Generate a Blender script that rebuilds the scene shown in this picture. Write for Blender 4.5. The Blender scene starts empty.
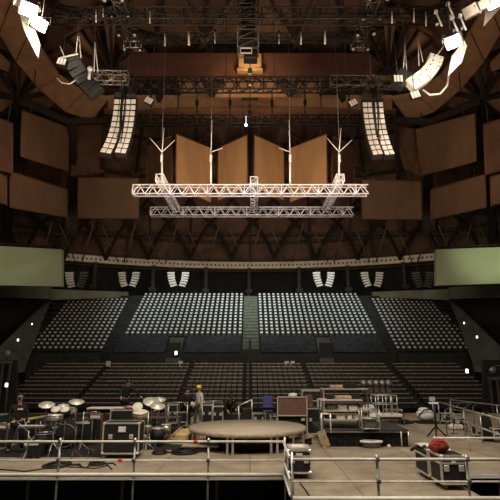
import bpy, math, random
from mathutils import Vector, Matrix
random.seed(7)
SC = bpy.context.scene
COL = SC.collection
PI = math.pi
V = Vector
# ------------------------------------------------------------------ camera
CAMZ = 2.75
F = 480.0
TH = math.atan(114.0/480.0)
cd = bpy.data.cameras.new('camera'); cam = bpy.data.objects.new('camera', cd); COL.objects.link(cam)
cam.location = (0, 0, CAMZ); cam.rotation_euler = (PI/2+TH, 0, 0)
cd.sensor_width = 36; cd.lens = F/500*36; cd.clip_start = .1; cd.clip_end = 400
SC.camera = cam
def ray(px, py):
    u = (px-250)/F; v = (250-py)/F
    return V((u, math.cos(TH)-v*math.sin(TH), math.sin(TH)+v*math.cos(TH)))
def at(px, py, Y):
    d = ray(px, py); return V((0, 0, CAMZ))+d*(Y/d.y)
def G(px, py, z=0.0):
    d = ray(px, py); return V((0, 0, CAMZ))+d*((z-CAMZ)/d.z)
def GX(px, Y, z=0.0):
    """x of a pixel column at depth Y, height z"""
    # solve u for a point (x,Y,z): camera-space depth
    dz = z-CAMZ
    depth = Y*math.cos(TH)+dz*math.sin(TH)
    return (px-250)/F*depth
DC = V((0, 14, 12)); DR = V((68, 68, 29))
def D(px, py, s=1.0):
    d = ray(px, py); o = V((0, 0, CAMZ))-DC
    a = sum((d[i]/(DR[i]*s))**2 for i in range(3)); b = 2*sum(o[i]*d[i]/(DR[i]*s)**2 for i in range(3))
    c = sum((o[i]/(DR[i]*s))**2 for i in range(3))-1
    t = (-b+math.sqrt(b*b-4*a*c))/(2*a)
    return V((0, 0, CAMZ))+d*t
# ------------------------------------------------------------------ materials
def mat(name, c, rough=.6, metal=0., noise=.25, scale=6., c2=None, emis=None, es=0., bump=0., stretch=None):
    m = bpy.data.materials.new(name); m.use_nodes = True
    nt = m.node_tree; b = nt.nodes['Principled BSDF']
    tc = nt.nodes.new('ShaderNodeTexCoord'); mp = nt.nodes.new('ShaderNodeMapping')
    nz = nt.nodes.new('ShaderNodeTexNoise'); nz.inputs['Scale'].default_value = scale; nz.inputs['Detail'].default_value = 4
    nt.links.new(tc.outputs['Object'], mp.inputs[0]); nt.links.new(mp.outputs[0], nz.inputs['Vector'])
    if stretch: mp.inputs['Scale'].default_value = stretch
    cr = nt.nodes.new('ShaderNodeValToRGB')
    a = [x*(1-noise) for x in c] if c2 is None else list(c)
    z = [min(1, x*(1+noise)) for x in c] if c2 is None else list(c2)
    cr.color_ramp.elements[0].color = (*a, 1); cr.color_ramp.elements[1].color = (*z, 1)
    cr.color_ramp.elements[0].position = .35; cr.color_ramp.elements[1].position = .65
    nt.links.new(nz.outputs[0], cr.inputs[0]); nt.links.new(cr.outputs[0], b.inputs['Base Color'])
    b.inputs['Roughness'].default_value = rough; b.inputs['Metallic'].default_value = metal
    if emis: b.inputs['Emission Color'].default_value = (*emis, 1); b.inputs['Emission Strength'].default_value = es
    if bump:
        bp = nt.nodes.new('ShaderNodeBump'); bp.inputs['Strength'].default_value = bump
        nt.links.new(nz.outputs[0], bp.inputs['Height']); nt.links.new(bp.outputs[0], b.inputs['Normal'])
    return m
M = {}
M['dome'] = mat('dome brown', (.12, .068, .046), .85, scale=.3, noise=.35)
M['dark_rib'] = mat('dark rib', (.022, .014, .011), .7, scale=2)
M['rib'] = mat('brown rib', (.12, .068, .042), .7, scale=2)
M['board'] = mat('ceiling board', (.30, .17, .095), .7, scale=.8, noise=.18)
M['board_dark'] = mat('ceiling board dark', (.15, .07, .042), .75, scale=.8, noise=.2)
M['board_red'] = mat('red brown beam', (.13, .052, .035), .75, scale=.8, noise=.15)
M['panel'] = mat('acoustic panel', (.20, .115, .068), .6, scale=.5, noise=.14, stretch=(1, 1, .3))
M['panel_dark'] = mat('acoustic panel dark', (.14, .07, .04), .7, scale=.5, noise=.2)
M['panel_lit'] = mat('lit timber panel', (.56, .34, .17), .55, scale=.6, noise=.12, stretch=(1, 1, .3))  # paler copy of the panel brown, with the warm light painted in
M['steel'] = mat('galvanised steel', (.55, .54, .52), .35, .7, scale=8)
M['white_steel'] = mat('aluminium truss', (.85, .84, .88), .4, .2, scale=8, noise=.08)
M['black_steel'] = mat('black truss', (.028, .024, .022), .5, .3, scale=8)
M['dull_steel'] = mat('dull truss', (.16, .14, .125), .45, .5, scale=8)
M['cream'] = mat('cream fascia', (.62, .55, .44), .6, scale=1.5, noise=.12)
M['black'] = mat('black paint', (.012, .012, .013), .6, scale=5)
M['void'] = mat('dark wall', (.012, .012, .013), .95, scale=1)
M['black_cloth'] = mat('black cloth', (.009, .009, .010), .9, scale=12)
M['dark_tarp'] = mat('blue black cover', (.022, .025, .034), .8, scale=3, noise=.4)
M['concrete_dk'] = mat('dark concrete', (.03, .032, .03), .9, scale=1.5, noise=.3)
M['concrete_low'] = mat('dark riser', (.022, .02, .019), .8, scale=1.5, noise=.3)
M['seat_highlight'] = mat('chair top highlight', (.62, .50, .42), .5, scale=3)  # light caught on the chair tops, put into the colour
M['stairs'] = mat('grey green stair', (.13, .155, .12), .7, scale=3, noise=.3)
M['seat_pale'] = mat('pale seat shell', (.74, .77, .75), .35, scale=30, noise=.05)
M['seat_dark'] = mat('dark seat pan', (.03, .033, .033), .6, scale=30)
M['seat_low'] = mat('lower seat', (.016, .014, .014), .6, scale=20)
M['green_wall'] = mat('pale green parapet', (.24, .28, .20), .8, scale=.6, noise=.15)
M['green_board'] = mat('pale green board', (.42, .48, .30), .7, scale=.25, noise=.08)
M['parapet'] = mat('grey parapet', (.10, .105, .095), .85, scale=.8)
M['wood'] = mat('plywood', (.42, .33, .23), .5, scale=5)
M['beige'] = mat('beige ply top', (.50, .43, .34), .5, scale=1.3, noise=.12, stretch=(1, 6, 1))
M['tan'] = mat('tan ply', (.62, .48, .22), .6, scale=4)
M['brown_wood'] = mat('brown timber', (.17, .085, .06), .5, scale=5, stretch=(5, 1, 1))
M['white'] = mat('white paint', (.85, .83, .8), .5, scale=10, noise=.05)
M['alu'] = mat('case edge aluminium', (.78, .74, .66), .35, .5, scale=15, noise=.1)
M['speaker_white'] = mat('white grille', (.88, .87, .84), .5, scale=40, noise=.08)
M['skin'] = mat('skin', (.55, .33, .23), .5, scale=20, noise=.08)
M['hair'] = mat('dark hair', (.02, .014, .01), .6)
M['yellow'] = mat('yellow helmet', (.95, .82, .02), .3, noise=.03)
M['grey_shirt'] = mat('pale grey shirt', (.62, .60, .52), .8, scale=20, noise=.15)
M['olive'] = mat('dull trousers', (.13, .11, .085), .9, scale=20)
M['drum_head'] = mat('drum skin', (.86, .80, .70), .4, noise=.04)
M['brass'] = mat('cymbal bronze', (.86, .80, .68), .35, .3, scale=12)
M['red'] = mat('red cloth', (.32, .03, .025), .7, scale=10)
M['red_tape'] = mat('red tape', (.75, .03, .03), .5)
M['pink'] = mat('pink cloth', (.6, .18, .25), .7)
M['blue'] = mat('blue fabric', (.06, .06, .22), .8)
M['sack'] = mat('pale sack cloth', (.72, .72, .70), .8, scale=5, noise=.1, bump=.3)
M['glass'] = mat('lamp lens', (.35, .36, .38), .15, .3, scale=20)
M['lamp_on'] = mat('lit lamp', (1, 1, 1), .4, emis=(1, .93, .8), es=40, noise=.02)
M['lamp_cool'] = mat('lit small lamp', (1, 1, 1), .4, emis=(.85, .93, 1), es=2.5, noise=.02)
M['cable_white'] = mat('pale hose', (.7, .66, .62), .5, noise=.05)
M['floor'] = mat('arena floor', (.03, .028, .026), .8, scale=.5)
# stage deck: procedural ply sheets with joints
def deck_material():
    m = bpy.data.materials.new('stage deck'); m.use_nodes = True; nt = m.node_tree; b = nt.nodes['Principled BSDF']
    tc = nt.nodes.new('ShaderNodeTexCoord')
    br = nt.nodes.new('ShaderNodeTexBrick'); br.inputs['Scale'].default_value = 1; br.offset = 0
    br.inputs['Brick Width'].default_value = 2.44; br.inputs['Row Height'].default_value = 1.22; br.inputs['Mortar Size'].default_value = .012
    br.inputs['Color1'].default_value = (.46, .39, .30, 1); br.inputs['Color2'].default_value = (.40, .335, .255, 1); br.inputs['Mortar'].default_value = (.11, .085, .06, 1)
    nt.links.new(tc.outputs['Object'], br.inputs['Vector'])
    nz = nt.nodes.new('ShaderNodeTexNoise'); nz.inputs['Scale'].default_value = 1.1; nz.inputs['Detail'].default_value = 8; nz.inputs['Roughness'].default_value = .7
    nt.links.new(tc.outputs['Object'], nz.inputs['Vector'])
    cr = nt.nodes.new('ShaderNodeValToRGB'); cr.color_ramp.elements[0].position = .3; cr.color_ramp.elements[1].position = .7
    cr.color_ramp.elements[0].color = (.5, .48, .45, 1); cr.color_ramp.elements[1].color = (1.1, 1.1, 1.1, 1)
    nt.links.new(nz.outputs[0], cr.inputs[0])
    mx = nt.nodes.new('ShaderNodeMix'); mx.data_type = 'RGBA'; mx.blend_type = 'MULTIPLY'; mx.inputs[0].default_value = 1
    nt.links.new(br.outputs['Color'], mx.inputs[6]); nt.links.new(cr.outputs[0], mx.inputs[7]); nt.links.new(mx.outputs[2], b.inputs['Base Color'])
    b.inputs['Roughness'].default_value = .55
    return m
M['deck'] = deck_material()
M['rail_paint'] = mat('pale rail tube', (.92, .87, .78), .4, 0, scale=3, noise=.12)
# ------------------------------------------------------------------ mesh builder
class MB:
    def __init__(s): s.v = []; s.f = []; s.m = []; s.mi = 0; s.smooth = []
    def _add(s, vs, fs, smooth=False):
        o = len(s.v); s.v += [tuple(v) for v in vs]; s.f += [[i+o for i in f] for f in fs]
        s.m += [s.mi]*len(fs); s.smooth += [smooth]*len(fs); return s
    def box(s, c, d, rz=0., rx=0., ry=0., bev=0.):
        R = Matrix.Rotation(rz, 3, 'Z')@Matrix.Rotation(ry, 3, 'Y')@Matrix.Rotation(rx, 3, 'X'); c = V(c)
        x, y, z = d[0]/2, d[1]/2, d[2]/2
        if bev <= 0:
            p = [(-x, -y, -z), (x, -y, -z), (x, y, -z), (-x, y, -z), (-x, -y, z), (x, -y, z), (x, y, z), (-x, y, z)]
            return s._add([c+R@V(q) for q in p], [(0, 3, 2, 1), (4, 5, 6, 7), (0, 1, 5, 4), (1, 2, 6, 5), (2, 3, 7, 6), (3, 0, 4, 7)])
        b = min(bev, x*.9, y*.9, z*.9); vs = []; 
        for sx in (-1, 1):
            for sy in (-1, 1):
                for sz in (-1, 1):
                    vs += [(sx*x, sy*(y-b), sz*(z-b)), (sx*(x-b), sy*y, sz*(z-b)), (sx*(x-b), sy*(y-b), sz*z)]
        I = lambda a, b_, c_, k: ((a*2+b_)*2+c_)*3+k
        fs = []
        fs += [[I(a, 0, 0, 0), I(a, 1, 0, 0), I(a, 1, 1, 0), I(a, 0, 1, 0)] for a in (0, 1)]
        fs += [[I(0, a, 0, 1), I(1, a, 0, 1), I(1, a, 1, 1), I(0, a, 1, 1)] for a in (0, 1)]
        fs += [[I(0, 0, a, 2), I(1, 0, a, 2), I(1, 1, a, 2), I(0, 1, a, 2)] for a in (0, 1)]
        for a in (0, 1):
            for b_ in (0, 1):
                fs.append([I(a, b_, 0, 0), I(a, b_, 1, 0), I(a, b_, 1, 1), I(a, b_, 0, 1)])
                fs.append([I(a, 0, b_, 0), I(a, 1, b_, 0), I(a, 1, b_, 2), I(a, 0, b_, 2)])
                fs.append([I(0, a, b_, 1), I(1, a, b_, 1), I(1, a, b_, 2), I(0, a, b_, 2)])
                for c_ in (0, 1): fs.append([I(a, b_, c_, 0), I(a, b_, c_, 1), I(a, b_, c_, 2)])
        return s._add([c+R@V(q) for q in vs], fs)
    def bar(s, a, b, r, n=6, r2=None):
        a = V(a); b = V(b); d = b-a
        if d.length < 1e-6: return s
        q = d.to_track_quat('Z', 'Y').to_matrix(); r2 = r if r2 is None else r2
        vs = [a+q@V((r*math.cos(2*PI*i/n), r*math.sin(2*PI*i/n), 0)) for i in range(n)]
        vs += [b+q@V((r2*math.cos(2*PI*i/n), r2*math.sin(2*PI*i/n), 0)) for i in range(n)]
        s._add(vs, [(i, (i+1) % n, n+(i+1) % n, n+i) for i in range(n)], True)
        o = len(s.v)-2*n; s.f += [[o+i for i in range(n)][::-1], [o+n+i for i in range(n)]]; s.m += [s.mi]*2; s.smooth += [False]*2
        return s
    def path(s, pts, r, n=6):
        pts = [V(p) for p in pts]; vs = []
        for i, p in enumerate(pts):
            d = (pts[min(i+1, len(pts)-1)]-pts[max(i-1, 0)]).normalized()
            q = d.to_track_quat('Z', 'Y').to_matrix()
            vs += [p+q@V((r*math.cos(2*PI*k/n), r*math.sin(2*PI*k/n), 0)) for k in range(n)]
        fs = [(i*n+k, i*n+(k+1) % n, (i+1)*n+(k+1) % n, (i+1)*n+k) for i in range(len(pts)-1) for k in range(n)]
        fs += [tuple(range(n))[::-1], tuple(range((len(pts)-1)*n, len(pts)*n))]
        return s._add(vs, fs, True)
    def beam(s, a, b, w, h):
        a = V(a); b = V(b); d = b-a; x = d.cross(V((0, 0, 1)))
        x = V((1, 0, 0)) if x.length < 1e-5 else x.normalized()
        y = x.cross(d).normalized(); vs = []
        for p in (a, b):
            vs += [p-x*w/2-y*h/2, p+x*w/2-y*h/2, p+x*w/2+y*h/2, p-x*w/2+y*h/2]
        return s._add(vs, [(0, 1, 2, 3), (7, 6, 5, 4), (0, 4, 5, 1), (1, 5, 6, 2), (2, 6, 7, 3), (3, 7, 4, 0)])
    def slab(s, pts, t, n=None):
        pts = [V(p) for p in pts]
        nn = (pts[1]-pts[0]).cross(pts[2]-pts[0]).normalized() if n is None else V(n)
        k = len(pts); vs = pts+[p+nn*t for p in pts]
        return s._add(vs, [tuple(range(k))[::-1], tuple(range(k, 2*k))]+[(i, (i+1) % k, k+(i+1) % k, k+i) for i in range(k)])
    def lathe(s, c, prof, n=16, ax=None, caps=True):
        c = V(c); q = Matrix.Identity(3) if ax is None else V(ax).to_track_quat('Z', 'Y').to_matrix(); vs = []
        for r, z in prof: vs += [c+q@V((r*math.cos(2*PI*i/n), r*math.sin(2*PI*i/n), z)) for i in range(n)]
        fs = [(j*n+i, j*n+(i+1) % n, (j+1)*n+(i+1) % n, (j+1)*n+i) for j in range(len(prof)-1) for i in range(n)]
        if caps: fs += [tuple(range(n))[::-1], tuple(range((len(prof)-1)*n, len(prof)*n))]
        return s._add(vs, fs, True)
    def ball(s, c, r, sc=(1, 1, 1), n=10, jit=0.):
        vs = [V(c)+V((0, 0, -r*sc[2]))]; m = n//2
        for j in range(1, m):
            a = PI*j/m
            for i in range(n):
                k = 1+random.uniform(-jit, jit)
                vs.append(V(c)+V((r*k*sc[0]*math.sin(a)*math.cos(2*PI*i/n), r*k*sc[1]*math.sin(a)*math.sin(2*PI*i/n), -r*k*sc[2]*math.cos(a))))
        vs.append(V(c)+V((0, 0, r*sc[2]))); e = len(vs)-1
        fs = [(0, 1+(i+1) % n, 1+i) for i in range(n)]+[(e, e-n+i, e-n+(i+1) % n) for i in range(n)]
        fs += [(1+j*n+i, 1+j*n+(i+1) % n, 1+(j+1)*n+(i+1) % n, 1+(j+1)*n+i) for j in range(m-2) for i in range(n)]
        return s._add(vs, fs, True)
    def torus(s, c, R, r, n=20, k=5, sc=(1, 1)):
        c = V(c); vs = []
        for i in range(n):
            a = 2*PI*i/n
            for j in range(k):
                b = 2*PI*j/k; vs.append(c+V(((R+r*math.cos(b))*math.cos(a)*sc[0], (R+r*math.cos(b))*math.sin(a)*sc[1], r*math.sin(b))))
        return s._add(vs, [(i*k+j, ((i+1) % n)*k+j, ((i+1) % n)*k+(j+1) % k, i*k+(j+1) % k) for i in range(n) for j in range(k)], True)
    def mesh(s, name, mats, off=None):
        me = bpy.data.meshes.new(name)
        vs = s.v if off is None else [tuple(V(v)-off) for v in s.v]
        me.from_pydata(vs, [], [tuple(f) for f in s.f])
        for m in (mats if isinstance(mats, (list, tuple)) else [mats]): me.materials.append(m)
        me.polygons.foreach_set('material_index', s.m); me.polygons.foreach_set('use_smooth', s.smooth)
        import bmesh
        bm = bmesh.new(); bm.from_mesh(me); bmesh.ops.recalc_face_normals(bm, faces=bm.faces); bm.to_mesh(me); bm.free()
        me.update(); return me
    def build(s, name, mats, parent=None, world=False, loc=None):
        off = None
        if world and parent is not None: off = V(parent.location)
        if world and parent is None and loc is not None: off = V(loc)
        o = bpy.data.objects.new(name, s.mesh(name, mats, off)); COL.objects.link(o)
        if parent is not None: o.parent = parent
        elif loc is not None: o.location = loc
        return o
def tag(o, label=None, cat=None, group=None, kind=None):
    if label: o['label'] = label
    if cat: o['category'] = cat
    if group: o['group'] = group
    if kind: o['kind'] = kind
    return o
def thing(name, label, cat, loc=(0, 0, 0), rz=0., group=None):
    o = bpy.data.objects.new(name, None); COL.objects.link(o); o.location = loc; o.rotation_euler = (0, 0, rz); o.empty_display_size = .2
    return tag(o, label, cat, group)
def struct(o, label=None, cat=None):
    return tag(o, label, cat, kind='structure')
def dup(o, parent=None):
    c = o.copy(); COL.objects.link(c)
    if parent is not None: c.parent = parent
    for ch in [x for x in o.children if x.name != c.name]: dup(ch, c)
    return c
ORD = ['zeroth', 'first', 'second', 'third', 'fourth', 'fifth', 'sixth', 'seventh', 'eighth', 'ninth', 'tenth', 'eleventh', 'twelfth', 'thirteenth', 'fourteenth', 'fifteenth', 'sixteenth', 'seventeenth', 'eighteenth', 'nineteenth', 'twentieth', 'twenty-first', 'twenty-second', 'twenty-third', 'twenty-fourth', 'twenty-fifth', 'twenty-sixth', 'twenty-seventh', 'twenty-eighth', 'twenty-ninth', 'thirtieth']
# ================================================================== SETTING
FL = -1.5
struct(MB().slab([(-70, -10, FL), (70, -10, FL), (70, 85, FL), (-70, 85, FL)], -.3, (0, 0, 1)).build('floor', M['floor']), 'dark arena floor below the stage deck', 'floor')
# dome ceiling (surface of revolution)
mb = MB(); nA = 96; rings = []
for j in range(15):
    a = math.radians(12)+ (PI/2-math.radians(12))*j/14
    rings.append((math.cos(a), math.sin(a)))
vs = []; fs = []
for (r, z) in rings: vs += [(DC.x+DR.x*r*math.cos(2*PI*i/nA), DC.y+DR.y*r*math.sin(2*PI*i/nA), DC.z+DR.z*z) for i in range(nA)]
for j in range(14):
    fs += [(j*nA+i, j*nA+(i+1) % nA, (j+1)*nA+(i+1) % nA, (j+1)*nA+i) for i in range(nA)]
mb._add(vs, fs)
ceil = struct(mb.build('ceiling', M['dome']), 'dark brown domed ceiling with radiating ribs', 'ceiling')
# ribs on the dome, as a part of the ceiling
mb = MB()
def dome_pt(ang, el, s=.985): return V((DR.x*s*math.cos(el)*math.sin(ang), DC.y+DR.y*s*math.cos(el)*math.cos(ang), DC.z+DR.z*s*math.sin(el)))
nR = 40
for i in range(-12, 13):
    for j in range(8):
        e0 = math.radians(13+j*8); e1 = math.radians(13+(j+1)*8)
        mb.beam(dome_pt(2*PI*i/nR, e0), dome_pt(2*PI*i/nR, e1), .35, .5)
for j in range(1, 8):
    e0 = math.radians(13+j*8)
    for i in range(-12, 12): mb.beam(dome_pt(2*PI*i/nR, e0), dome_pt(2*PI*(i+1)/nR, e0), .3, .45)
mb.build('rib', M['dark_rib'], ceil)
mb = MB()
for i in range(-12, 12):
    for j in range(3, 7):
        e0 = math.radians(13+j*8); e1 = math.radians(13+(j+1)*8)
        a, b = (i, i+1) if (i+j) % 2 else (i+1, i)
        mb.beam(dome_pt(2*PI*a/nR, e0, .975), dome_pt(2*PI*b/nR, e1, .975), .35, .35)
mb.build('brace', M['rib'], ceil)
# lattice of curved struts above the concourse rim
mb = MB(); xs = list(range(-20, 521, 42))
for k, x in enumerate(xs):
    for s_ in (-1, 1):
        pts = [D(x, 259, .965), D(x+s_*6, 245, .96), D(x+s_*16, 228, .955), D(x+s_*30, 214, .95), D(x+s_*42, 200, .95)]
        for a, b in zip(pts, pts[1:]): mb.beam(a, b, .32, .5)
for x in range(0, 500, 20):
    mb.beam(D(x, 234, .965), D(x+20, 234, .965), .3, .4); mb.beam(D(x, 213, .955), D(x+20, 213, .955), .4, .5)
mb.build('strut', M['dark_rib'], ceil)
mb = MB()
for k, x in enumerate(xs):
    mb.bar(D(x+18, 262, .94), D(x+30, 222, .93), .11, 5); mb.bar(D(x+12, 262, .94), D(x-4, 225, .93), .09, 5)
mb.build('tie_rod', M['rib'], ceil)
# boards of the dome (facets), mirrored left and right
def facet(pts, m, s=.95, t=.35, name='board'):
    o = MB().slab([D(x, y, s) for x, y in pts], t, V((0, -.2, 1)).normalized()).build(name, m, ceil); return o
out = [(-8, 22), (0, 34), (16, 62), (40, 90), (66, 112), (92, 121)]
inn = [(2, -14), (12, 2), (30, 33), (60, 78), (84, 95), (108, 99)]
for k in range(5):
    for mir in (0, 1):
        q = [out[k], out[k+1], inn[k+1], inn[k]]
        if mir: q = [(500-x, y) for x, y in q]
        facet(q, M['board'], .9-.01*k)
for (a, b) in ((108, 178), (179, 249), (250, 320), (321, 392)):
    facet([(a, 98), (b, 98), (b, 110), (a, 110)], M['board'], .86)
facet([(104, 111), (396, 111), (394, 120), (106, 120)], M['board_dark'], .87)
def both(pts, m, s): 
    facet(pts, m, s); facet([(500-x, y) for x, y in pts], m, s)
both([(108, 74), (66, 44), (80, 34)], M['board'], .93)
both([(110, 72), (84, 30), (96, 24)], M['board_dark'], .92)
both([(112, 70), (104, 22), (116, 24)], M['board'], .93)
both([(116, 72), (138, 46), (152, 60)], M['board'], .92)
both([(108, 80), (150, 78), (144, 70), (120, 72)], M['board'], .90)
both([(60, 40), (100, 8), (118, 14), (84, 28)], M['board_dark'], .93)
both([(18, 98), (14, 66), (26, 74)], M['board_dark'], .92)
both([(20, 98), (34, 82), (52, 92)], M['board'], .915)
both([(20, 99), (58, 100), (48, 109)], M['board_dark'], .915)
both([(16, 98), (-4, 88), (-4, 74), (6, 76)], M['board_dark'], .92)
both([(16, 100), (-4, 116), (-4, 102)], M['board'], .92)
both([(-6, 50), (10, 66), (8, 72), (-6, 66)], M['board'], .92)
# node columns and radiating arms of the roof structure
mb = MB()
for sgn in (0, 1):
    fx = lambda x: 500-x if sgn else x
    N = D(fx(18), 99, .88)
    for (x, y) in ((0, 72), (0, 96), (-2, 126), (20, 55), (46, 76), (64, 90), (66, 118), (14, 130), (14, 190)): mb.beam(N, D(fx(x), y, .9), .3, .4)
    N = D(fx(112), 74, .88)
    for (x, y) in ((66, 40), (90, 22), (110, 14), (134, 30), (156, 66)): mb.beam(N, D(fx(x), y, .9), .3, .4)
    mb.beam(D(fx(20), 102, .86), D(fx(68), 122, .84), .5, .7); mb.beam(D(fx(68), 122, .84), D(fx(110), 121, .84), .5, .7)
    mb.beam(D(fx(72), 122, .84), D(fx(74), 235, .9), .9, .9); mb.beam(D(fx(15), 120, .86), D(fx(8), 240, .9), .9, .9)
    mb.beam(D(fx(104), 120, .84), D(fx(100), 235, .9), .5, .5); mb.beam(D(fx(148), 130, .86), D(fx(150), 235, .9), .4, .4)
mb.build('rib_arm', M['dark_rib'], ceil)
# deep red-brown beam with amber lit gusset box
mb = MB(); mb.slab([at(118, 64, 44), at(132, 53, 44), at(368, 53, 44), at(382, 64, 44), at(366, 75, 44), at(134, 75, 44)], .8, (0, 1, 0))
beamo = struct(mb.build('trim_1', M['board_red']), 'long red-brown roof beam crossing above the middle trusses', 'beam')
mb = MB(); mb.slab([at(176, 76, 46), at(324, 76, 46), at(318, 97, 46), at(182, 97, 46)], .3, (0, 1, 0))
struct(mb.build('trim_2', M['board']), 'amber lit board behind the zigzag braces', 'board')
mb = MB()
for (a, b) in (((168, 76), (158, 100)), ((200, 76), (212, 96)), ((222, 78), (212, 96)), ((278, 78), (290, 96)), ((300, 76), (290, 96)), ((332, 76), (344, 100))):
    mb.beam(at(*a, 45), at(*b, 45), 1.0 if a[0] in (168, 332) else .45, .4)
struct(mb.build('trim_3', M['dark_rib']), 'dark zigzag braces under the red-brown beam', 'brace')
# concourse fascia ring
RC = V((0, 14, 0)); RR = 64.
def ring(ang, r, z): return V((r*math.sin(ang), 14+r*math.cos(ang), z))
def arc_wall(a0, a1, r, z0, z1, t, n=40):
    mb = MB(); vs = []; fs = []
    for i in range(n+1):
        a = a0+(a1-a0)*i/n
        vs += [ring(a, r, z0), ring(a, r, z1), ring(a, r+t, z1), ring(a, r+t, z0)]
    for i in range(n):
        for k in range(4): fs.append((i*4+k, i*4+(k+1) % 4, (i+1)*4+(k+1) % 4, (i+1)*4+k))
    fs += [(0, 1, 2, 3), (n*4+3, n*4+2, n*4+1, n*4)]
    mb._add(vs, fs); return mb
zr = at(250, 268.5, 78).z; zt = at(250, 262, 78).z
fa = struct(arc_wall(-.5, .5, RR, zr, zt, 1.0).build('trim_4', M['cream']), 'cream concourse fascia dotted with round dark downlights', 'fascia')
mbs = None
for i in range(90):
    a = -.47+.94*i/89
    p = ring(a, RR-.03, (zr+zt)/2)
    n_ = V((math.sin(a), math.cos(a), 0))
    if mbs is None: mbs = MB().lathe((0, 0, 0), [(.02, -.05), (.15, -.05), (.15, .02), (.1, .04)], 8, (0, 1, 0)).mesh('downlight', M['black'])
    o = bpy.data.objects.new('downlight', mbs); COL.objects.link(o); o.parent = fa; o.location = p; o.rotation_euler = (0, 0, -a)
struct(arc_wall(-1.3, 1.3, RR+3.2, FL, zt+1.5, .5, 60).build('wall_back', M['void']), 'dark concourse wall behind the upper seats', 'wall')
struct(arc_wall(-1.3, 1.3, RR+.3, zt, zt+.5, 4, 60).build('trim_5', M['dark_rib']), 'dark ledge above the fascia', 'ledge')
# concourse columns and boxes behind the top row
for k, px in enumerate((103, 155, 206, 249, 299, 346, 396)):
    a = math.asin(GX(px, 76, 15)/62.5)
    p = ring(a, 63.4, 0)
    mb = MB().box((p.x, p.y, (12.8+zr)/2), (.5, .5, zr-12.8), bev=.05).box((p.x, p.y-.1, 14.2), (1.1, .9, .7), bev=.08)
    o = struct(mb.build('trim_%d' % (6+k), M['concrete_dk']), 'dark concourse column under the cream fascia', 'column')
# ------------------------------------------------------------------ upper seating
YU0, YU1, NU = 60., 74., 18
TR = (YU1-YU0)/NU; ZU0 = at(250, 353, 60).z; ZU1 = at(250, 294, 74).z-.3; RI = (ZU1-ZU0)/NU
mb = MB(); prof = []
prof.append((YU0-.3, FL))
for i in range(NU): prof += [(YU0-.3+i*TR, ZU0-.05+i*RI), (YU0-.3+(i+1)*TR, ZU0-.05+i*RI)]
prof += [(YU1-.3, ZU1), (80, ZU1), (80, FL)]
def terrace(prof, x0, x1):
    mb = MB(); k = len(prof)
    mb._add([(x0, y, z) for y, z in prof]+[(x1, y, z) for y, z in prof], [(i, (i+1) % k, k+(i+1) % k, k+i) for i in range(k)]+[tuple(range(k)), tuple(range(k, 2*k))[::-1]]); return mb
struct(terrace(prof, -31, 31).build('trim_13', M['concrete_dk']), 'dark stepped terrace of the upper tier', 'terrace')
def upper_seat_mb(s=1.0):
    mb = MB()
    mb.mi = 0
    mb.box((-.0, .10, .66), (.35, .05, .32), rx=-.22, bev=.02)
    mb.box((0, .17, .85), (.32, .12, .05), rx=-.1)
    mb.mi = 1
    mb.box((0, -.06, .46), (.42, .09, .38), rx=-.12, bev=.03)
    mb.mi = 2
    mb.box((-.24, -.02, .50), (.04, .32, .05)); mb.box((.24, -.02, .50), (.04, .32, .05))
    mb.box((0, .06, .2), (.07, .07, .4)); mb.box((0, 0, .02), (.3, .3, .04))
    return mb
def lower_seat_mb():
    mb = MB()
    mb.mi = 0; mb.box((0, .12, .60), (.46, .06, .44), rx=-.15, bev=.02)
    mb.mi = 1; mb.box((0, .15, .83), (.49, .10, .05), rx=-.1)  # pale top strip draws the highlight line along each row
    mb.mi = 0; mb.box((0, -.08, .42), (.44, .38, .08), bev=.03); mb.box((-.2, 0, .2), (.04, .3, .4)); mb.box((.2, 0, .2), (.04, .3, .4))
    return mb
def field(spots, base_mb, mats, name, cat, groupf, labelf, nmax, restname, restlabel, restgroup=None):
    me = base_mb.mesh(name, mats)
    spots = sorted(spots, key=lambda s: s[0][1])
    for s in spots[:nmax]:
        o = bpy.data.objects.new(name, me); COL.objects.link(o); o.location = s[0]
        tag(o, labelf(s), cat, groupf(s))
    big = MB()
    for s in spots[nmax:]:
        off = len(big.v); p = s[0]
        big.v += [(v[0]+p[0], v[1]+p[1], v[2]+p[2]) for v in base_mb.v]
        big.f += [[i+off for i in f] for f in base_mb.f]; big.m += base_mb.m; big.smooth += base_mb.smooth
    o = big.build(restname, mats); tag(o, restlabel, cat, kind='stuff')
SP = .70
spots = []
blocks = [('left side block', -27.6, -18.3, 0, 16, -1), ('centre left block', -16.5, -1.3, 4, 18, -1), ('centre right block', 1.5, 16.6, 4, 18, 1), ('right side block', 18.2, 27.8, 0, 16, 1)]
for (bn, x0, x1, r0, r1, sg) in blocks:
    for r in range(r0, r1):
        y = YU0+r*TR+.1; z = ZU0-.05+r*RI
        a, b = x0, x1
        if bn == 'left side block': a += .03*r; b -= .02*r
        if bn == 'right side block': a += .02*r; b -= .03*r
        n = int((b-a)/SP)
        for k in range(n+1):
            x = (b-k*SP) if sg < 0 else (a+k*SP)
            spots.append(((x, y, z), bn, r-r0+1, k+1))
field(spots, upper_seat_mb(), [M['seat_pale'], M['seat_dark'], M['concrete_dk']], 'stadium_seat', 'seat', lambda s: 'pale tip-up seats of the upper tier, '+s[1],
      lambda s: 'pale tip-up seat, %s row up, %s from the aisle, upper tier %s' % (ORD[s[2]], ORD[s[3]], s[1]), 300, 'stadium_seats_behind', 'pale tip-up seats filling the back rows of the upper tier')
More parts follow.
